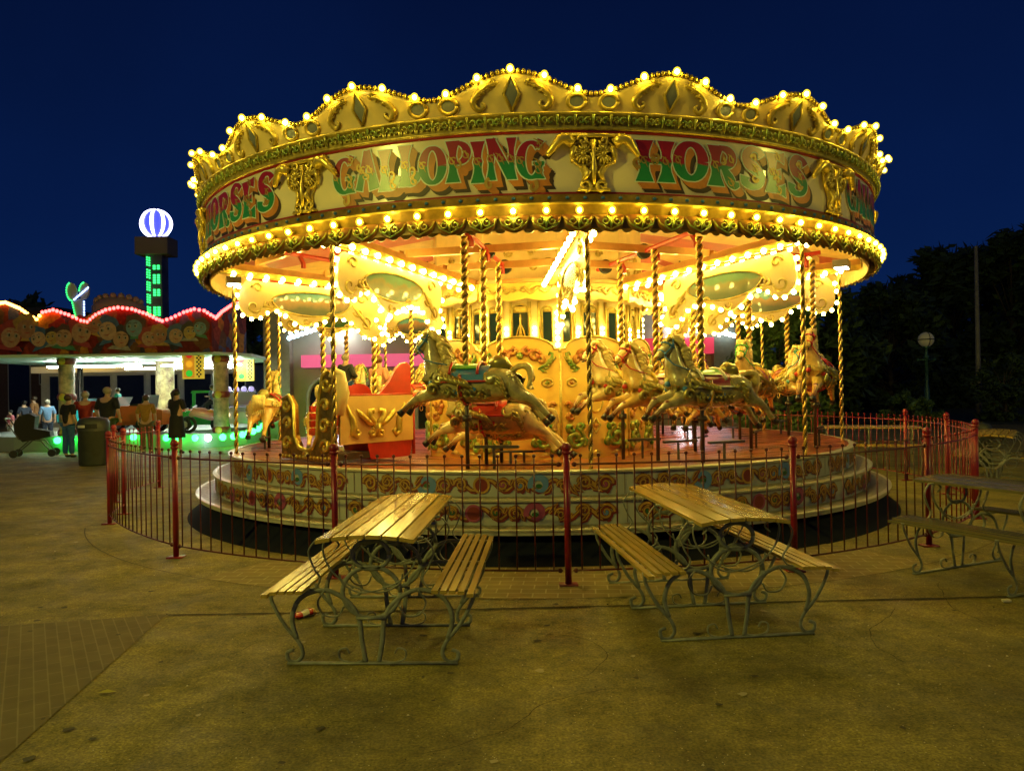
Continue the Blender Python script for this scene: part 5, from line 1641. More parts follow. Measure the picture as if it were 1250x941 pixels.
# ------------------------------------------------------------------ children's ride at the left
rx = thing('toy_ride', 'children\'s roundabout under a wavy painted canopy edged in red light', 'fairground ride', (-12.5, 24, 0))
RO = Vector((-12.5, 24, 0))
def loc(p): return (p[0] - RO.x, p[1] - RO.y, p[2])
foot = [(-17.2, 22.6), (-14.6, 22.0), (-8.55, 22.0), (-7.95, 23.6), (-8.6, 28.2), (-11, 30), (-17.2, 30)]
wave_px = [(-20, 372), (8, 369), (25, 376), (38, 385), (46, 389.5), (53, 381), (66, 378), (85, 384), (100, 391), (108, 392.5), (118, 384), (130, 378), (145, 375), (162, 377), (180, 383), (192, 389), (199, 391.5), (210, 388), (225, 381), (238, 377), (250, 379), (258, 384), (264, 388), (272, 380), (285, 371), (300, 368)]
top3 = []
for px_, py_ in wave_px:
    Y = 22.0
    if px_ < 46: Y = 22.0 + (46 - px_) * .012
    if px_ > 258: Y = 22.0 + (px_ - 258) * .045
    top3.append(at(px_, py_, Y))
top3 = smooth_path(top3[:5], 1)[:-1] + [top3[4]] + top3[5:]
def fascia_mat():
    m = bpy.data.materials.new('painted_fascia'); m.use_nodes = True
    t = m.node_tree; p = t.nodes['Principled BSDF']
    tc = t.nodes.new('ShaderNodeTexCoord'); mp = t.nodes.new('ShaderNodeMapping'); mp.inputs['Scale'].default_value = (2.3, 2.3, 1.7)
    t.links.new(tc.outputs['Object'], mp.inputs[0])
    n = t.nodes.new('ShaderNodeTexNoise'); n.inputs['Scale'].default_value = 1.3; n.inputs['Detail'].default_value = 2
    t.links.new(mp.outputs[0], n.inputs['Vector'])
    mx = t.nodes.new('ShaderNodeMixRGB'); mx.inputs[0].default_value = .35; t.links.new(mp.outputs[0], mx.inputs[1]); t.links.new(n.outputs['Color'], mx.inputs[2])
    v = t.nodes.new('ShaderNodeTexVoronoi'); v.inputs['Scale'].default_value = 2.1; t.links.new(mx.outputs[0], v.inputs['Vector'])
    sp = t.nodes.new('ShaderNodeSeparateXYZ'); t.links.new(v.outputs['Color'], sp.inputs[0])
    r = t.nodes.new('ShaderNodeValToRGB'); r.color_ramp.interpolation = 'CONSTANT'
    cols = [(.12, .014, .012), (.16, .03, .02), (.09, .014, .02), (.05, .06, .16), (.26, .12, .02), (.03, .03, .05), (.20, .03, .02), (.10, .05, .03), (.14, .02, .02)]
    r.color_ramp.elements[0].color = (*cols[0], 1); r.color_ramp.elements[1].position = .93; r.color_ramp.elements[1].color = (*cols[-1], 1)
    for i, c in enumerate(cols[1:-1]):
        e = r.color_ramp.elements.new((i + 1) / 9); e.color = (*c, 1)
    t.links.new(sp.outputs[0], r.inputs[0])
    n2 = t.nodes.new('ShaderNodeTexNoise'); n2.inputs['Scale'].default_value = 9; n2.inputs['Detail'].default_value = 4; t.links.new(tc.outputs['Object'], n2.inputs['Vector'])
    m2 = t.nodes.new('ShaderNodeMixRGB'); m2.blend_type = 'OVERLAY'; m2.inputs[0].default_value = .8; t.links.new(r.outputs[0], m2.inputs[1]); t.links.new(n2.outputs['Fac'], m2.inputs[2])
    t.links.new(m2.outputs[0], p.inputs['Base Color']); p.inputs['Roughness'].default_value = .85; p.inputs['Specular IOR Level'].default_value = .15
    return m
b = MB(); vs = []
for q in top3:
    vs += [loc((q.x, q.y, 2.76)), loc((q.x, q.y, q.z - .02))]
b.add(vs, [(2 * i, 2 * i + 2, 2 * i + 3, 2 * i + 1) for i in range(len(top3) - 1)])
vs = [loc((q.x * 1.01, q.y + .12, 2.76)) for q in top3] + [loc((q.x * 1.01, q.y + .12, q.z - .02)) for q in top3]
n = len(top3)
b.add(vs, [(i, i + 1, n + i + 1, n + i) for i in range(n - 1)])
fa = b.build('fascia', fascia_mat(), rx)
rnd = random.Random(17)
skins = [mat('paint_skin%d' % i, c, .45, var=.25, vscale=9) for i, c in enumerate(((.30, .17, .10), (.24, .11, .06), (.34, .21, .14), (.30, .20, .05), (.10, .18, .24)))]
hairs = [mat('paint_hair%d' % i, c, .45, var=.3, vscale=9) for i, c in enumerate(((.20, .02, .012), (.015, .012, .012), (.26, .15, .03), (.06, .025, .012), (.03, .07, .18)))]
tops = [mat('paint_top%d' % i, c, .45, var=.3, vscale=9) for i, c in enumerate(((.22, .02, .02), (.03, .08, .20), (.03, .14, .07), (.30, .18, .03), (.22, .20, .17)))]
for i in range(15):
    px_ = 12 + 16.8 * i + rnd.uniform(-3, 3); py_ = 403 + rnd.uniform(-8, 10)
    c_ = at(px_, py_, 21.95); r_ = rnd.uniform(.19, .33)
    tl = rnd.uniform(-.35, .35); ct, st = math.cos(tl), math.sin(tl)
    fn_ = lambda u, v, h: loc((c_.x + u * ct - v * st, c_.y - h - .0004 * i, c_.z + u * st + v * ct))
    look = rnd.choice((-1, 1)) * r_ * .22
    b = MB()
    b.mi = 2; b.prism([(-r_ * 1.3, -r_ * 1.25), (r_ * 1.3, -r_ * 1.25), (r_ * .9, -r_ * .80), (-r_ * .8, -r_ * .85)], fn_, .0, .006)
    k_ = rnd.randrange(3)
    b.mi = 1
    hr = [(r_ * (1.12 + (.16 * math.sin(a * (3 + k_)) if k_ else 0)) * math.cos(R_(a_)), r_ * .22 + r_ * (1.15 + .12 * math.sin(R_(a_) * (5 + k_))) * math.sin(R_(a_))) for a_ in range(0, 360, 15) for a in (R_(a_),)]
    b.prism(hr, fn_, .004, .010)
    b.mi = 0; b.prism([(look * .4 + r_ * .84 * math.cos(R_(a_)), -.05 * r_ + r_ * (.98 if a_ > 180 else .80) * math.sin(R_(a_))) for a_ in range(0, 360, 20)], fn_, .008, .014)
    b.mi = 5
    for sg in (-1, 1): b.disc(fn_, (look + sg * r_ * .32, r_ * .08), r_ * .17, r_ * .20, .016, 10)
    b.mi = 3
    for sg in (-1, 1): b.disc(fn_, (look * 1.3 + sg * r_ * .32, r_ * .07), r_ * .09, r_ * .12, .018, 8)
    b.mi = 1
    b.ribbon(fn_, [(look - r_ * .5, r_ * .34), (look - r_ * .3, r_ * .42), (look - r_ * .12, r_ * .36)], r_ * .07, .018); b.ribbon(fn_, [(look + r_ * .12, r_ * .36), (look + r_ * .3, r_ * .42), (look + r_ * .5, r_ * .34)], r_ * .07, .018)
    b.mi = 0; b.disc(fn_, (look * 1.5, -r_ * .18), r_ * .12, r_ * .15, .022, 8)
    b.mi = 4; b.ribbon(fn_, [(look - r_ * .28, -r_ * .44), (look, -r_ * .52), (look + r_ * .26, -r_ * .42)], [.01, r_ * .12, .01], .018)
    b.build('painted_face', [skins[i % 5] if i % 4 else skins[0], hairs[(i * 2) % 5], tops[(i * 3) % 5], M_black, tops[0], tops[4]], fa)
b = MB(); b.mi = 0
M_ledr = mat('led_red', (1, .1, .1), .4, emit=(1.0, 0.042, 0.038), es=13)
M_ledy = mat('led_amber', (1, .6, .1), .4, emit=(1.0, 0.42, 0.06), es=11)
for i, q in enumerate(top3[:-1]):
    q2 = top3[i + 1]; b.mi = 1 if wave_px[min(i, 24)][0] < 50 else 0
    k = max(2, int((q2 - q).length / .10))
    for j in range(k):
        p = q.lerp(q2, j / k)
        b.sphere(loc((p.x, p.y - .05, p.z)), .052, 6, 4)
b.build('led_trim', [M_ledr, M_ledy], rx)
b = MB(); b.prism([(x, y) for x, y in foot], lambda u, v, h: loc((u, v, h)), 2.70, 2.78); b.build('canopy_underside', mat('ride_ceiling', (0.70, 0.76, 0.66), .5, col2=(0.35, 0.60, 0.50), var=.3, vscale=1.5), rx)
b = MB()
inn = [(-17.0, 22.9), (-14.4, 22.3), (-8.9, 22.3), (-8.2, 23.8), (-8.8, 28), (-11, 29.6), (-17, 29.6)]
b.prism(inn, lambda u, v, h: loc((u, v, h)), .0, .42); b.build('platform', mat('ride_platform', (0.30, 0.33, 0.31), .4), rx)
M_ledg = mat('led_green', (.1, 1, .3), .4, emit=(0.02, 1.0, 0.075), es=14); M_ledw = mat('led_white', (1, 1, 1), .4, emit=(0.75, 0.9, 1.0), es=20)
for (px_, py_, Y, wht) in [(70, 537, 22.2, 0), (87, 536, 22.2, 0), (125, 537, 22.2, 0), (163, 533, 22.2, 0), (203, 534, 22.2, 0), (219, 534, 22.2, 0), (238, 534, 22.2, 0), (254, 534, 22.2, 1), (272, 533, 22.25, 0), (285, 532, 22.6, 0), (296, 530, 23.1, 0), (303, 528, 23.6, 0), (309, 526, 24.2, 0), (315, 523, 24.9, 0), (321, 519, 25.7, 0), (327, 514, 26.5, 0), (332, 508, 27.4, 0), (337, 500, 28.2, 0), (341, 494, 29, 0), (344, 489, 30, 0)]:
    p = at(px_, py_, Y - .05); b = MB(); b.sphere((0, 0, 0), .10, 8, 6); o = b.build('deck_lamp', M_ledw if wht else M_ledg, rx, True, loc(p))
def ride_post(px_, Y, r=.22):
    p = at(px_, 500, Y)
    b = MB(); b.lathe([(r, .42), (r, 2.72)], 14, loc((p.x, p.y, 0)))
    po = b.build('post', mat('post_art', (0.50, 0.44, 0.34), .4, var=.75, vscale=4, col2=(0.62, 0.40, 0.30)), rx, True)
    for z in (.5, 1.55, 2.6):
        b = MB(); b.lathe([(r + .02, z - .09), (r + .05, z), (r + .02, z + .09)], 14, loc((p.x, p.y, 0))); b.mi = 0
        b.build('post_band', mat('band_maroon', (0.18, 0.02, 0.02), .35), po, True)
        b = MB(); b.sphere(loc((p.x, p.y - r - .02, z)), .11, 12, 6, (1, .3, 1)); b.build('post_badge', mat('badge_gold', (0.6, 0.42, 0.05), .35), po, True)
ride_post(82, 22.9); ride_post(270, 23.0); 
p = at(333, 500, 27.6); b = MB(); b.tube([loc((p.x, p.y, .0)), loc((p.x, p.y, 2.75))], .10, 8); b.build('post', mat('post_teal', (0.03, 0.16, 0.15), .4), rx)
# lit strips below the canopy
M_tube = mat('fluorescent', (1, 1, 1), .4, emit=(0.90, 1.0, 0.84), es=80)
for (xa, xb, y) in ((-15, -12, 25), (-11.5, -8.9, 25.4), (-14, -10, 28)):
    b = MB(); b.bar(loc((xa, y, 2.52)), loc((xb, y, 2.52)), .10, .05); b.build('strip_light', M_tube, rx)
b = MB()
for q in ((-11.9, 26.5),):
    b.tube([loc((q[0], q[1], .42)), loc((q[0], q[1], 2.7))], .30, 12)
b.build('drive_column', mat('column_red', (0.20, 0.05, 0.04), .4, var=.6, vscale=4, col2=(0.5, 0.42, 0.2)), rx)
def traffic_sign(px_, py_, Y, label):
    p = at(px_, py_, Y)
    t = thing('traffic_light_sign', label, 'sign', (p.x, p.y, p.z))
    b = MB(); b.box((0, 0, 0), (.62, .08, .86)); b.build('board', mat('sign_yellow', (0.75, 0.62, 0.12), .4, emit=(0.8, 0.5, 0.05), es=.35), t)
    b = MB(); b.box((-.10, -.045, 0), (.30, .02, .80)); b.build('panel', mat('sign_orange', (0.72, 0.32, 0.04), .4, emit=(0.8, 0.3, 0.02), es=.3), t)
    for i, (n_2, c) in enumerate((('red', (0.7, 0.02, 0.02)), ('amber', (0.9, 0.40, 0.02)), ('green', (0.03, 0.55, 0.05)))):
        b = MB(); b.disc(lambda u, v, h: (u, -.058 - h, v), (-.10, .27 - .27 * i), .10, .10, 0, 16); b.build('lamp_' + n_2, mat('sign_' + n_2, c, .4, emit=c, es=.6), t)
    b = MB()
    for i in range(13):
        for j in range(3):
            if (i + j) % 2: b.box((.13 + .05 * j, -.045, -.36 + .06 * i), (.045, .012, .055))
    b.build('chequer', M_black, t)
    b = MB(); b.tube([(0, 0, .43), (0, 0, .62)], .02, 6); b.build('hanger', M_steel, t)
traffic_sign(236, 444, 22.6, 'lit traffic light sign with chequered strip hanging from the ride canopy')
traffic_sign(299, 449, 26.0, 'smaller lit traffic light sign beyond the twisted pole at far left of the deck')
# toy vehicles
def wheel(t, x, y, z, r, wd=.12):
    b = MB(); b.tube([(0, -wd / 2, 0), (0, wd / 2, 0)], r, 16); o = b.build('wheel', M_black, t, False, (x, y, z))
    b = MB(); b.tube([(0, -wd / 2 - .01, 0), (0, wd / 2 + .01, 0)], r * .55, 12); b.build('rim', mat('rim_silver', (.5, .5, .48), .3, .6), o)
def toy_car(px_, Y, rz, label, col, kind='open', s=1.0):
    p = at(px_, 510, Y)
    t = thing('toy_car', label, 'ride car', (p.x, p.y, .42), rz, 'ride vehicles on the roundabout')
    m = mat('toy_' + label[:14], col, .25, coat=.6)
    b = MB()
    if kind == 'jeep':
        b.prism([(-.75, .18), (.75, .18), (.78, .55), (.35, .60), (.28, .62), (-.75, .62)], lambda u, v, h: (u * s, h * s, v * s), -.40, .40)
        b.build('body', m, t)
        b = MB()
        for x in (-.72, .26):
            for y in (-.38, .38):
                b.tube([(x * s, y * s, .6 * s), (x * s * .95, y * s, 1.15 * s)], .035 * s, 6)
        b.prism([(-.76, 1.13), (.32, 1.13), (.28, 1.2), (-.72, 1.2)], lambda u, v, h: (u * s, h * s, v * s), -.43, .43)
        b.build('roof', m, t)
    elif kind == 'truck':
        b.prism([(-.8, .18), (.82, .18), (.82, .50), (.74, .62), (.45, .68), (.35, 1.05), (-.2, 1.08), (-.25, .75), (-.8, .75)], lambda u, v, h: (u * s, h * s, v * s), -.42, .42); b.build('body', m, t)
        b = MB(); b.prism([(.36, .70), (.28, 1.0), (-.12, 1.0), (-.12, .72)], lambda u, v, h: (u * s, h * s, v * s), -.43, .43); b.build('window', mat('toy_glass', (.05, .07, .08), .1), t)
        b = MB()
        for y in (-.3, -.1, .1, .3):
            b.sphere((.10 * s, y * s, 1.12 * s), .08 * s, 8, 5)
        b.build('beacon', mat('toy_beacon', (.5, .45, .7), .3, emit=(.6, .5, 1), es=.6), t)
    else:
        b.prism([(-.95, .20), (.95, .20), (1.0, .40), (.85, .52), (.35, .56), (.25, .66), (-.35, .66), (-.5, .58), (-.95, .56)], lambda u, v, h: (u * s, h * s, v * s), -.42, .42); b.build('body', m, t)
        b = MB(); b.prism([(.30, .60), (.15, .88), (.12, .88), (.26, .60)], lambda u, v, h: (u * s, h * s, v * s), -.36, .36); b.build('windscreen', mat('toy_glass', (.05, .07, .08), .1), t)
        b = MB(); b.prism([(-.5, .60), (-.12, .60), (-.12, .70), (-.4, .72), (-.5, .92), (-.56, .92)], lambda u, v, h: (u * s, h * s, v * s), -.32, .32); b.build('seat', M_black, t)
    for x in (-.52, .52):
        for y in (-.40, .40):
            wheel(t, x * s, y * s, .20 * s, .20 * s)
    for y in (-.28, .28):
        b = MB(); b.sphere(((.86 if kind != 'jeep' else .78) * s, y * s, .42 * s), .07 * s, 8, 5); b.build('headlight', mat('toy_lamp', (1, .9, .6), .3, emit=(1, .75, .3), es=2.5), t, True)
    return t
toy_car(248, 24.6, R_(200), 'green toy jeep with roof behind the black-dressed woman', (0.02, 0.36, 0.08), 'jeep', 1.05)
toy_car(294, 25.2, R_(-75), 'lilac toy fire truck with round beacons between the ride post and twisted pole', (0.42, 0.34, 0.62), 'truck', 1.15)
toy_car(160, 23.7, R_(180), 'long orange-red toy car behind the mustard-shirted person', (0.55, 0.09, 0.02), 'open', 1.25)
toy_car(196, 27.0, R_(160), 'red toy racing car on the far side of the ride', (0.55, 0.03, 0.03), 'open', 1.1)
toy_car(120, 26.5, R_(170), 'turquoise toy car behind the red-shirted person', (0.03, 0.35, 0.38), 'open', 1.2)
# motorcycle
p = at(250, 515, 23.1); t = thing('toy_motorcycle', 'pink and red toy motorcycle in front of the green jeep', 'ride motorcycle', (p.x, p.y, .42), R_(185), 'ride vehicles on the roundabout')
b = MB(); b.tube([(-.5, 0, .45), (-.2, 0, .48), (.05, 0, .58), (.3, 0, .62), (.42, 0, .5)], [.10, .13, .17, .15, .06], 10); b.build('body', mat('moto_pink', (0.62, 0.22, 0.24), .3, coat=.5), t, True)
b = MB(); b.tube([(.30, -.25, .80), (.36, 0, .74), (.30, .25, .80)], .025, 6); b.tube([(.36, 0, .74), (.48, 0, .22)], .03, 6); b.build('handlebar', M_steel, t, True)
for x in (-.42, .48): 
    b = MB(); b.tube([(.21 * math.cos(R_(a)), 0, .21 * math.sin(R_(a))) for a in range(0, 361, 20)], .05, 8); o = b.build('wheel', M_black, t, True, (x, 0, .25))
b = MB(); b.sphere((-.15, 0, .62), .13, 10, 6, (1.6, .8, .5)); b.build('saddle', mat('moto_orange', (0.6, 0.2, 0.03), .4), t, True)
# child riders
person((at(255, 500, 23.5).x, 23.75, .75), R_(95), 'child in blue riding on the toy car behind the black-dressed woman', cl('paleblue', (0.12, 0.22, 0.40)), cl('navy', (0.02, 0.025, 0.05)), hairb, 1.1, 'sit')
person((at(160, 490, 23.7).x - .4, 23.7, .70), R_(95), 'child in turquoise sitting in the long orange-red toy car', cl('turq', (0.03, 0.36, 0.36)), cl('navy', (0.02, 0.025, 0.05)), hairb, 1.1, 'sit')

# tower ride with lit globe
p = at(194, 500, 42)
tw = thing('drop_tower', 'slim tower of green lights topped by a glowing blue and white striped globe', 'tower ride', (p.x, 42, 0))
zb = at(194, 312, 42).z; zt = at(194, 291, 42).z; zg = at(192, 273, 42).z
b = MB(); b.box((.02, 0, zb / 2), (.86, .8, zb)); b.build('column', mat('tower_paint', (0.06, 0.05, 0.07), .4, col2=(0.22, 0.20, 0.30), var=.3, vscale=.8), tw)
b = MB(); b.box((0, 0, (zb + zt) / 2), (1.75, 1.3, zt - zb)); b.build('top_box', mat('tower_box', (0.20, 0.15, 0.10), .5), tw)
M_g2 = mat('tower_green', (.1, 1, .3), .4, emit=(0.03, 1.0, 0.16), es=2.6); M_bl = mat('globe_white', (1, 1, 1), .3, emit=(0.62, 0.62, 1.0), es=5.5); M_bd = mat('globe_blue', (.1, .1, .5), .3, emit=(0.06, 0.08, 0.95), es=1.2)
b = MB()
for (y0, y1) in ((322, 330), (333, 347), (351, 362), (372, 386), (440, 452), (455, 472)):
    for x in (.06, .28):
        z0, z1 = at(194, y1, 42).z, at(194, y0, 42).z
        for i in range(max(2, int((z1 - z0) / .13))):
                b.box((x, -.43, z0 + .13 * (i + .4)), (.12, .06, .09))
for i in range(26):
    z = at(194, 316 + i * 3.0, 42).z
    if i % 5 != 4:
        for x in (-.32, -.20): b.box((x, -.43, z + (.04 if x < -.3 else 0)), (.06, .06, .07))
b.build('green_lamps', M_g2, tw)
gl = MB(); gl.sphere((0, 0, zg), .74, 24, 16); gl.build('globe', M_bd, tw, True)
b = MB()
for k in range(8):
    a = R_(45 * k + 8)
    b.tube([(.77 * math.cos(R_(e)) * math.sin(a), -.77 * math.cos(R_(e)) * math.cos(a), zg + .77 * math.sin(R_(e))) for e in range(-80, 81, 10)], [.02 + .075 * math.cos(R_(e)) for e in range(-80, 81, 10)], 6)
b.build('globe_ribs', M_bl, tw, True)
# lit rabbit-ear shape beyond the canopy
p = at(95, 392, 30); t = thing('illuminated_ears', 'pair of grey oval panels on a stem, outlined with green and blue lights', 'light display', (p.x, 30, 0))
z0 = at(95, 392, 30).z
b = MB(); b.tube([(0, .1, 0), (0, .1, z0 + .3)], .10, 8); b.build('mast', M_steel, t)
M_ear = mat('ear_grey', (0.5, 0.46, 0.44), .5); b = MB()
fnp = lambda u, v, h: (u, -h, z0 + v)
def ell(cx, cz, rx_, rz_, tilt): 
    return [(cx + rx_ * math.cos(R_(a)) * math.cos(tilt) - rz_ * math.sin(R_(a)) * math.sin(tilt), cz + rx_ * math.cos(R_(a)) * math.sin(tilt) + rz_ * math.sin(R_(a)) * math.cos(tilt)) for a in range(0, 360, 15)]
ea, eb = ell(-.20, 1.15, .20, .36, .12), ell(.28, 1.18, .19, .33, -.10)
for e in (ea, eb): b.prism(e, fnp, -.04, .04)
b.prism([(-.2, .82), (.22, .90), (.25, .05), (-.08, .1)], fnp, -.04, .03); b.build('panel', M_ear, t)
b = MB()
for q in ea[7:17] + eb[7:13] + [(-.2 + .02 * i, .80 - .09 * i) for i in range(8)]: b.sphere(fnp(q[0], q[1], .05), .03, 6, 4)
b.build('green_lights', M_g2, t)
b = MB()
for q in [(-.1 + .06 * i, .85 + .05 * i) for i in range(10)] + [(.28, .75 - .1 * i) for i in range(6)] + [(-.05 + .11 * i, .08 - .035 * i) for i in range(7)]: b.sphere(fnp(q[0], q[1], .05), .035, 6, 4)
b.build('blue_lights', mat('led_blue', (.5, .6, 1), .4, emit=(.3, .45, 1.0), es=5), t)
# knobbly dome
p = at(146, 372, 25); t = thing('studded_dome', 'low grey dome with knobs showing above the wavy canopy', 'ride top', (p.x, 25, 0))
zt = at(146, 361, 25).z
b = MB(); b.lathe([(.85, 2.8), (.80, zt - .35), (.55, zt - .12), (0, zt)], 18); b.build('dome', mat('dome_grey', (0.16, 0.14, 0.16), .5), t, True)
b = MB()
for k in range(9):
    a = R_(-80 + 20 * k); b.sphere((.72 * math.sin(a), -.4 * math.cos(a), zt - .30 + .26 * math.cos(a * .9)), .11, 8, 5)
b.build('knob', mat('dome_grey', (0.16, 0.14, 0.16)), t, True)

# ------------------------------------------------------------------ buildings
def building(name, label, x0, x1, y, depth, z1, wall, wins=(), glass=(0.01, 0.012, 0.015), lit=None):
    t = thing(name, label, 'building', ((x0 + x1) / 2, y, 0))
    xm = (x0 + x1) / 2
    b = MB(); b.box((0, depth / 2, z1 / 2), (x1 - x0, depth, z1)); b.build('wall', wall, t)
    b = MB(); b.box((0, depth / 2 - .1, z1 + .1), (x1 - x0 + .4, depth + .4, .2)); b.build('roof', mat('roof_dark', (0.03, 0.03, 0.035), .7), t)
    for (a, c, zb_, zt_, l) in wins:
        b = MB(); b.box(((a + c) / 2 - xm, -.02, (zb_ + zt_) / 2), (c - a, .06, zt_ - zb_)); f = b.build('window', mat('window_frame', (0.35, 0.34, 0.32), .5), t)
        b = MB(); b.box(((a + c) / 2 - xm, -.055, (zb_ + zt_) / 2), (c - a - .14, .02, zt_ - zb_ - .14)); b.build('pane', mat('pane_lit', (.6, .4, .2), .3, emit=(1, .6, .25), es=.5) if l else mat('pane_dark', glass, .12), f)
    return t
# kiosk behind the ride
xa, xb = at(50, 460, 38).x, at(300, 460, 38).x
t = building('kiosk', 'low kiosk with pale fascia and dark glass front behind the roundabout', xa, xb, 38, 5, at(150, 446, 38).z, mat('kiosk_wall', (0.42, 0.40, 0.36), .6, var=.1), [(xa + .4 + 1.65 * i, xa + 1.85 + 1.65 * i, .6, at(150, 456, 38).z, 0) for i in range(6)])
xm = (xa + xb) / 2
b = MB(); b.box((0, -.3, at(150, 450, 38).z), (xb - xa + .3, .5, .30)); b.build('fascia', mat('kiosk_cream', (0.60, 0.56, 0.42), .5, emit=(.8, .6, .3), es=.15), t)  # fascia board glows a little, light on it put into the material
M_sgn = mat('sign_glow', (1, .8, .4), .4, emit=(1.0, 0.62, 0.10), es=6)
for (a, c, y0, y1) in ((86, 131, 432, 443), (135, 142, 433, 442), (50, 71, 432, 438)):
    pa_, pb_ = at(a, y0, 37.3), at(c, y1, 37.3)
    b = MB(); b.box(((pa_.x + pb_.x) / 2 - xm, -.72, (pa_.z + pb_.z) / 2), (pb_.x - pa_.x, .12, pa_.z - pb_.z)); b.build('lit_sign', M_sgn, t)
# dark house at the left edge
xa, xb = at(-60, 460, 46).x, at(72, 460, 46).x
building('brick_house', 'dark brick building with a small lit window at the far left', xa, xb, 46, 8, at(20, 380, 46).z, mat('dark_brick', (0.09, 0.05, 0.04), .8, var=.2), [(at(8, 415, 46).x, at(21, 415, 46).x, at(8, 422, 46).z, at(8, 407, 46).z, 1), (at(10, 460, 46).x, at(38, 460, 46).x, at(8, 512, 46).z, at(8, 434, 46).z, 0), (at(48, 460, 46).x, at(66, 460, 46).x, at(8, 470, 46).z, at(8, 434, 46).z, 0)])
# arcade behind the carousel
xa, xb = at(322, 460, 27).x, at(908, 460, 27).x
ar = building('arcade_building', 'long grey arcade front behind the carousel with a pink lit fascia and arched openings', xa, xb, 27, 8, 4.9, mat('render_grey', (0.26, 0.235, 0.17), .75, var=.12, vscale=1.2))
xm = (xa + xb) / 2
za, zb_ = at(500, 446, 26.6).z, at(500, 431, 26.6).z
def pxx(px_): return at(px_, 450, 27).x - xm
b = MB(); b.box(((pxx(372) + pxx(650)) / 2, -.25, (za + zb_) / 2), (pxx(650) - pxx(372), .4, zb_ - za)); b.build('fascia', mat('fascia_pink', (0.65, 0.12, 0.25), .4, emit=(0.9, 0.10, 0.30), es=.55), ar)
b = MB(); b.box(((pxx(760) + pxx(868)) / 2, -.25, at(815, 422, 26.6).z), (pxx(868) - pxx(760), .4, .55)); b.build('fascia', mat('fascia_red', (0.55, 0.04, 0.08), .4, emit=(0.9, 0.04, 0.10), es=.5), ar)
for i in range(6):
    cx = pxx(402 + 66 * i); 
    b = MB(); out = [(-.75, 0), (.75, 0), (.75, 1.35)] + [(.75 * math.cos(R_(a)), 1.35 + .75 * math.sin(R_(a))) for a in range(15, 166, 15)] + [(-.75, 1.35)]
    b.prism(out, lambda u, v, h: (cx + u, -h, v), .01, .03); w_o = b.build('window', mat('pane_dark', (0.01, 0.012, 0.015), .12), ar)
    b = MB(); b.tube([(cx + u, -.04, v) for u, v in out[1:] + [out[0]]], .07, 6); b.build('frame', mat('window_frame', (0.35, 0.34, 0.32)), w_o)
for x in (342, 884):
    b = MB(); b.box((pxx(x), -.2, 2.4), (.9, .4, 4.8)); b.build('column', mat('pier_grey', (0.20, 0.175, 0.12), .75, var=.15), ar)
M_fl = mat('flood_white', (1, 1, 1), .3, emit=(0.86, 0.93, 1.0), es=40); M_st = mat('led_strip_white', (1, 1, 1), .3, emit=(0.55, 0.80, 1.0), es=5)
for (px_, py_) in ((416, 403), (831, 401)):
    q = at(px_, py_, 26.5); b = MB(); b.lathe([(.02, -.20), (.15, -.17), (.20, 0), (.15, .17), (.02, .20)], 16, (q.x - xm, -.5, q.z)); b.build('floodlight', M_fl, ar, True)
for (a, c) in (((352, 412), (394, 398)), ((858, 399), (897, 409))):
    p0, p1 = at(*a, 26.3), at(*c, 26.3); 
    o = None
    b = MB()
    for i in range(9):
        q = p0.lerp(p1, i / 8); b.sphere((q.x - xm, -.6, q.z), .085, 6, 4)
    b.tube([(p0.x - xm, -.5, p0.z), (p1.x - xm, -.5, p1.z)], .04, 6)
    b.build('led_strip', M_st, ar)

# ------------------------------------------------------------------ trees, lamp post, park
def tree_mesh(h, cw, seed, n=3200, leaf=.30, low=.18):
    rnd = random.Random(seed)
    tr = MB()
    tr.tube([(0, 0, 0), (.05, 0, h * .2), (-.04, .03, h * .4), (.03, 0, h * .7)], [h * .030, h * .024, h * .018, h * .006], 8)
    cl_ = []
    for i in range(40):
        f = rnd.uniform(low, 1); a = rnd.uniform(0, 6.28)
        wr = cw * math.sin(math.pi * min(1, (f - low) / (1 - low) * .80 + .16)) ** .7 * rnd.uniform(.35, 1)
        c_ = Vector((wr * math.cos(a), wr * math.sin(a), h * f * .96)); cl_.append((c_, rnd.uniform(.12, .24) * h * .55))
        z0 = max(h * .15, c_.z * .55)
        tr.tube([(0, 0, z0), (c_.x * .5, c_.y * .5, (z0 + c_.z) / 2 + .1), tuple(c_)], [h * .006, h * .004, h * .0015], 5)
    b = MB()
    for i in range(n):
        c_, r = rnd.choice(cl_)
        d = Vector((rnd.gauss(0, 1), rnd.gauss(0, 1), rnd.gauss(0, .8))).normalized() * r * rnd.random() ** .45
        p = c_ + d
        t1 = Vector((rnd.gauss(0, 1), rnd.gauss(0, 1), rnd.gauss(0, 1))).normalized(); t2 = t1.orthogonal().normalized()
        s = leaf * rnd.uniform(.5, 1.2)
        b.mi = rnd.randrange(2)
        b.add([p - t1 * s, p + t2 * s * .45, p + t1 * s, p - t2 * s * .45], [(0, 1, 2, 3)])
    return tr, b
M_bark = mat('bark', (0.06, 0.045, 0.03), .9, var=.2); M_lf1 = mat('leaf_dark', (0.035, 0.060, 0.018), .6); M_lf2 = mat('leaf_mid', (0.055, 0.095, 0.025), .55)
M_lf3 = mat('leaf_lit', (0.10, 0.17, 0.04), .5); M_lf4 = mat('leaf_lit2', (0.06, 0.11, 0.025), .5)  # brighter copies of the leaf greens, lamplight on the foliage put into the colour
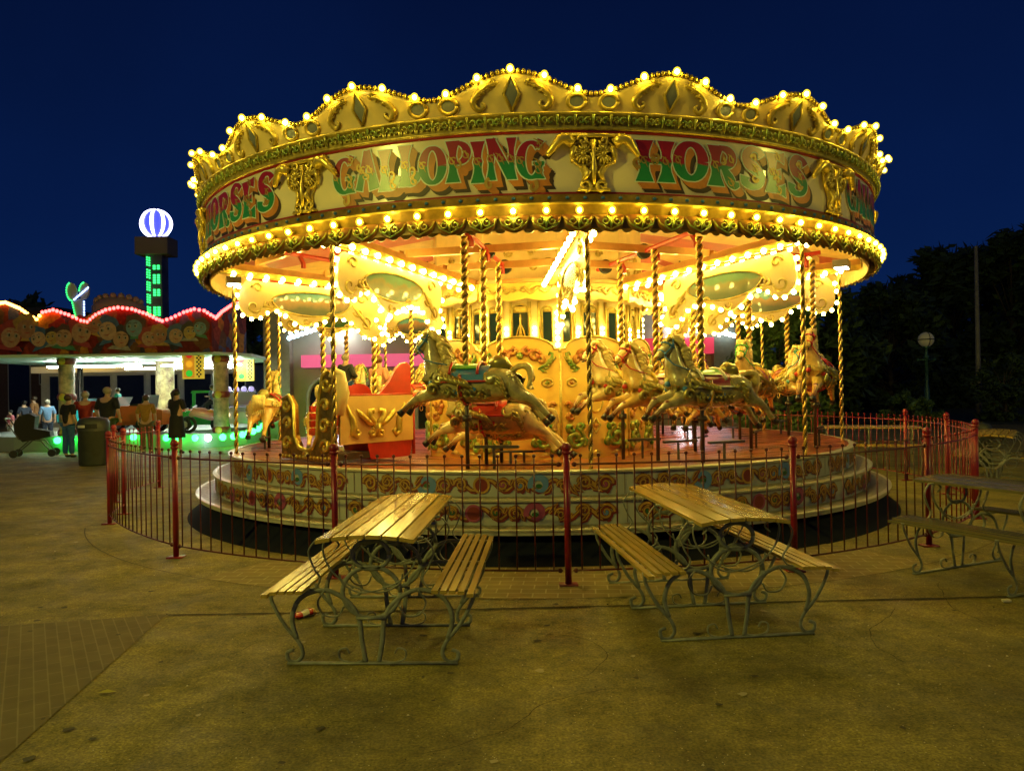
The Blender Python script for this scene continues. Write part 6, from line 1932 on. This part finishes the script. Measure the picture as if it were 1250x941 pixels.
def tree(x, y, h, cw, seed, label, n=3200, leaf=.3, group='trees beyond the fairground', low=.18, name='tree', bright=False):
    t = thing(name, label, 'tree' if name == 'tree' else 'bush', (x, y, 0), 0, group)
    tr, b = tree_mesh(h, cw, seed, n, leaf, low)
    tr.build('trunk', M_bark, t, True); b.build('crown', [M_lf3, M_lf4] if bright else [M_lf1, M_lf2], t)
    return t
def tree_px(px_, ytop, Y, cwpx, seed, label, **k):
    p = at(px_, ytop, Y); tree(p.x, Y, p.z, cwpx * Y / 943, seed, label, **k)
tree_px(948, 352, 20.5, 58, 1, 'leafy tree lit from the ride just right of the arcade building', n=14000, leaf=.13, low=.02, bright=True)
tree_px(1010, 352, 32, 55, 2, 'dark tree directly behind the right end of the canopy', low=.08)
tree_px(1085, 345, 40, 62, 3, 'dark tree between the canopy and the globe lamp post', leaf=.35, low=.10)
tree_px(1160, 300, 48, 75, 4, 'tall dark tree standing left of the bare pole', leaf=.42, n=7000, low=.06)
tree_px(1235, 285, 46, 80, 5, 'tallest dark tree at the right edge of the view', leaf=.42, n=7000, low=.06)
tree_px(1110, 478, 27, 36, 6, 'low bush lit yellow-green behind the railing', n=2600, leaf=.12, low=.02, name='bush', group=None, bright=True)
tree_px(1225, 430, 30, 42, 7, 'dark rounded bush at the right edge behind the bin', n=2200, leaf=.16, low=.02, name='bush', group=None)
tree_px(305, 350, 60, 40, 8, 'dim tree top between the tower and the carousel', leaf=.5, n=2000)
for i_, (a_, yt_, Y_, w_) in enumerate(((1060, 352, 60, 60), (1120, 330, 62, 60), (1190, 305, 60, 66), (1262, 300, 60, 70), (1030, 385, 56, 50))):
    tree_px(a_, yt_, Y_, w_, 20 + i_, ['dark tree in the back row nearest the canopy', 'dark tree in the back row above the lamp globe', 'dark tree in the back row behind the bare pole', 'dark tree in the back row cut by the right edge', 'low dark tree in the back row seen past the brass pole'][i_], n=6000, leaf=.55, low=.04)
tree_px(20, 350, 70, 60, 9, 'dim tree beyond the dark brick building at far left', leaf=.6, n=2000)
# clipped hedge
b = MB(); rnd = random.Random(9)
h0, h1 = at(1000, 500, 45), at(1330, 500, 45)
for i in range(9000):
    p = Vector((rnd.uniform(h0.x, h1.x), 45 + rnd.uniform(-1, 1), rnd.uniform(0, 2.2) + .2 * math.sin(i)))
    t1 = Vector((rnd.gauss(0, 1), rnd.gauss(0, 1), rnd.gauss(0, 1))).normalized(); t2 = t1.orthogonal(); s = .28
    b.add([p - t1 * s, p + t2 * s * .5, p + t1 * s, p - t2 * s * .5], [(0, 1, 2, 3)])
o = b.build('hedge', M_lf1); tag(o, 'long dark hedge across the park at the right', 'hedge')
b = MB(); l0, l1 = at(900, 520, 28), at(1500, 520, 28)
b.add([(l0.x, 28, .004), (l1.x + 40, 26, .004), (l1.x + 80, 120, .004), (l0.x, 120, .004)], [(0, 1, 2, 3)])
tag(b.build('lawn', mat('lawn_grass', (0.03, 0.05, 0.014), .9, var=.4, vscale=3)), kind='structure')
# far terrace of houses
for i, (a, c, yt) in enumerate(((1062, 1102, 452), (1128, 1152, 446), (1158, 1202, 440))):
    Y = 95; xa, xb = at(a, 460, Y).x, at(c, 460, Y).x
    building('terraced_house', ['pale house farthest left in the row beyond the hedge', 'narrow pale house just right of the lamp post beyond the hedge', 'wider pale house beside the bare pole beyond the hedge'][i], xa, xb, Y, 8, at(a, yt, Y).z + .6, mat('house_pale%d' % i, (0.62, 0.50, 0.52), .7, emit=(0.5, 0.35, 0.4), es=.02), [(xa + .5 + k_ * 1.5, xa + 1.3 + k_ * 1.5, 1.2 + z_, 2.4 + z_, 0) for k_ in range(int((xb - xa) / 1.6)) for z_ in (0, 2.0)])  # walls glow very faintly in place of light falling on them
# globe lamp post
Y = 30; p = at(1132, 500, Y)
lp = thing('lamp_post', 'ornate green lamp post with an unlit globe, right of the carousel', 'lamp post', (p.x, Y, 0))
zg = at(1132, 414, Y).z
b = MB(); b.lathe([(.16, 0), (.16, .5), (.11, .6), (.09, 1.3), (.07, 1.4), (.06, zg - .75), (.10, zg - .72), (.10, zg - .66), (.05, zg - .6), (.06, zg - .35), (.14, zg - .28), (.10, zg - .24)], 12); b.build('post', mat('lamp_green', (0.05, 0.13, 0.12), .4, .3, var=.2), lp, True)
b = MB(); b.tube([(-.32, 0, zg - .78), (.32, 0, zg - .78)], .03, 6); 
for s in (-1, 1): b.sphere((s * .32, 0, zg - .78), .06, 6, 4)
b.build('ladder_bar', mat('lamp_green', (0.05, 0.13, 0.12)), lp, True)
b = MB(); b.sphere((0, 0, zg), .29, 16, 12); b.build('globe', mat('globe_opal', (0.55, 0.52, 0.40), .2, emit=(.8, .7, .4), es=.02), lp, True)  # faint emission on the unlit globe stands in for light it catches
b = MB(); b.tube([(.295 * math.cos(R_(a)), .295 * math.sin(R_(a)), zg) for a in range(0, 361, 20)], .02, 5); b.tube([(0, .295 * math.cos(R_(a)), zg + .295 * math.sin(R_(a))) for a in range(0, 361, 20)], .014, 5); b.build('globe_band', M_steel, lp)
p = at(1195, 497, 33); zt = at(1195, 300, 33).z
b = MB(); b.tube([(0, 0, 0), (0, 0, zt * .35), (0, 0, zt)], [.13, .10, .07], 10); o = b.build('bare_pole', mat('pole_grey', (0.20, 0.19, 0.17), .6, var=.2), None, True, (p.x, 33, 0)); tag(o, 'tall bare grey pole rising in front of the dark trees', 'pole')

# ------------------------------------------------------------------ sodium street lamps behind and beside the photographer
def street_lamp(x, y, z, power, label):
    t = thing('street_lamp', label, 'street lamp', (x, y, 0))
    d = Vector((XC - x, D - y, 0)).normalized()
    b = MB(); b.tube([(0, 0, 0), (0, 0, z * .5), (0, 0, z - .3), (d.x * .3, d.y * .3, z + .05), (d.x * 1.1, d.y * 1.1, z + .18)], [.10, .08, .06, .05, .04], 10)
    b.build('column', mat('pole_grey', (0.20, 0.19, 0.17), .6), t, True)
    b = MB(); b.mi = 0; b.box((d.x * 1.35, d.y * 1.35, z + .20), (.5, .5, .10)); b.build('lantern', M_steel, t)
    b = MB(); b.sphere((d.x * 1.35, d.y * 1.35, z + .06), .10, 12, 8); b.build('lamp_bowl', mat('sodium_bowl', (1, .7, .2), .3, emit=(1, .6, .15), es=30), t, True)
    ld = bpy.data.lights.new('lamp_light', 'POINT'); ld.energy = power; ld.color = (1.0, 0.88, 0.12); ld.shadow_soft_size = .22
    lo = bpy.data.objects.new('lamp_light', ld); C.objects.link(lo); lo.parent = t; lo.location = (d.x * 1.35, d.y * 1.35, z - .20)
street_lamp(-11.5, -3.2, 7.6, 2600, 'tall street lamp standing behind the photographer to the left')
street_lamp(16.5, 3.0, 7.4, 1000, 'tall street lamp standing on the open paving to the right, outside the view')
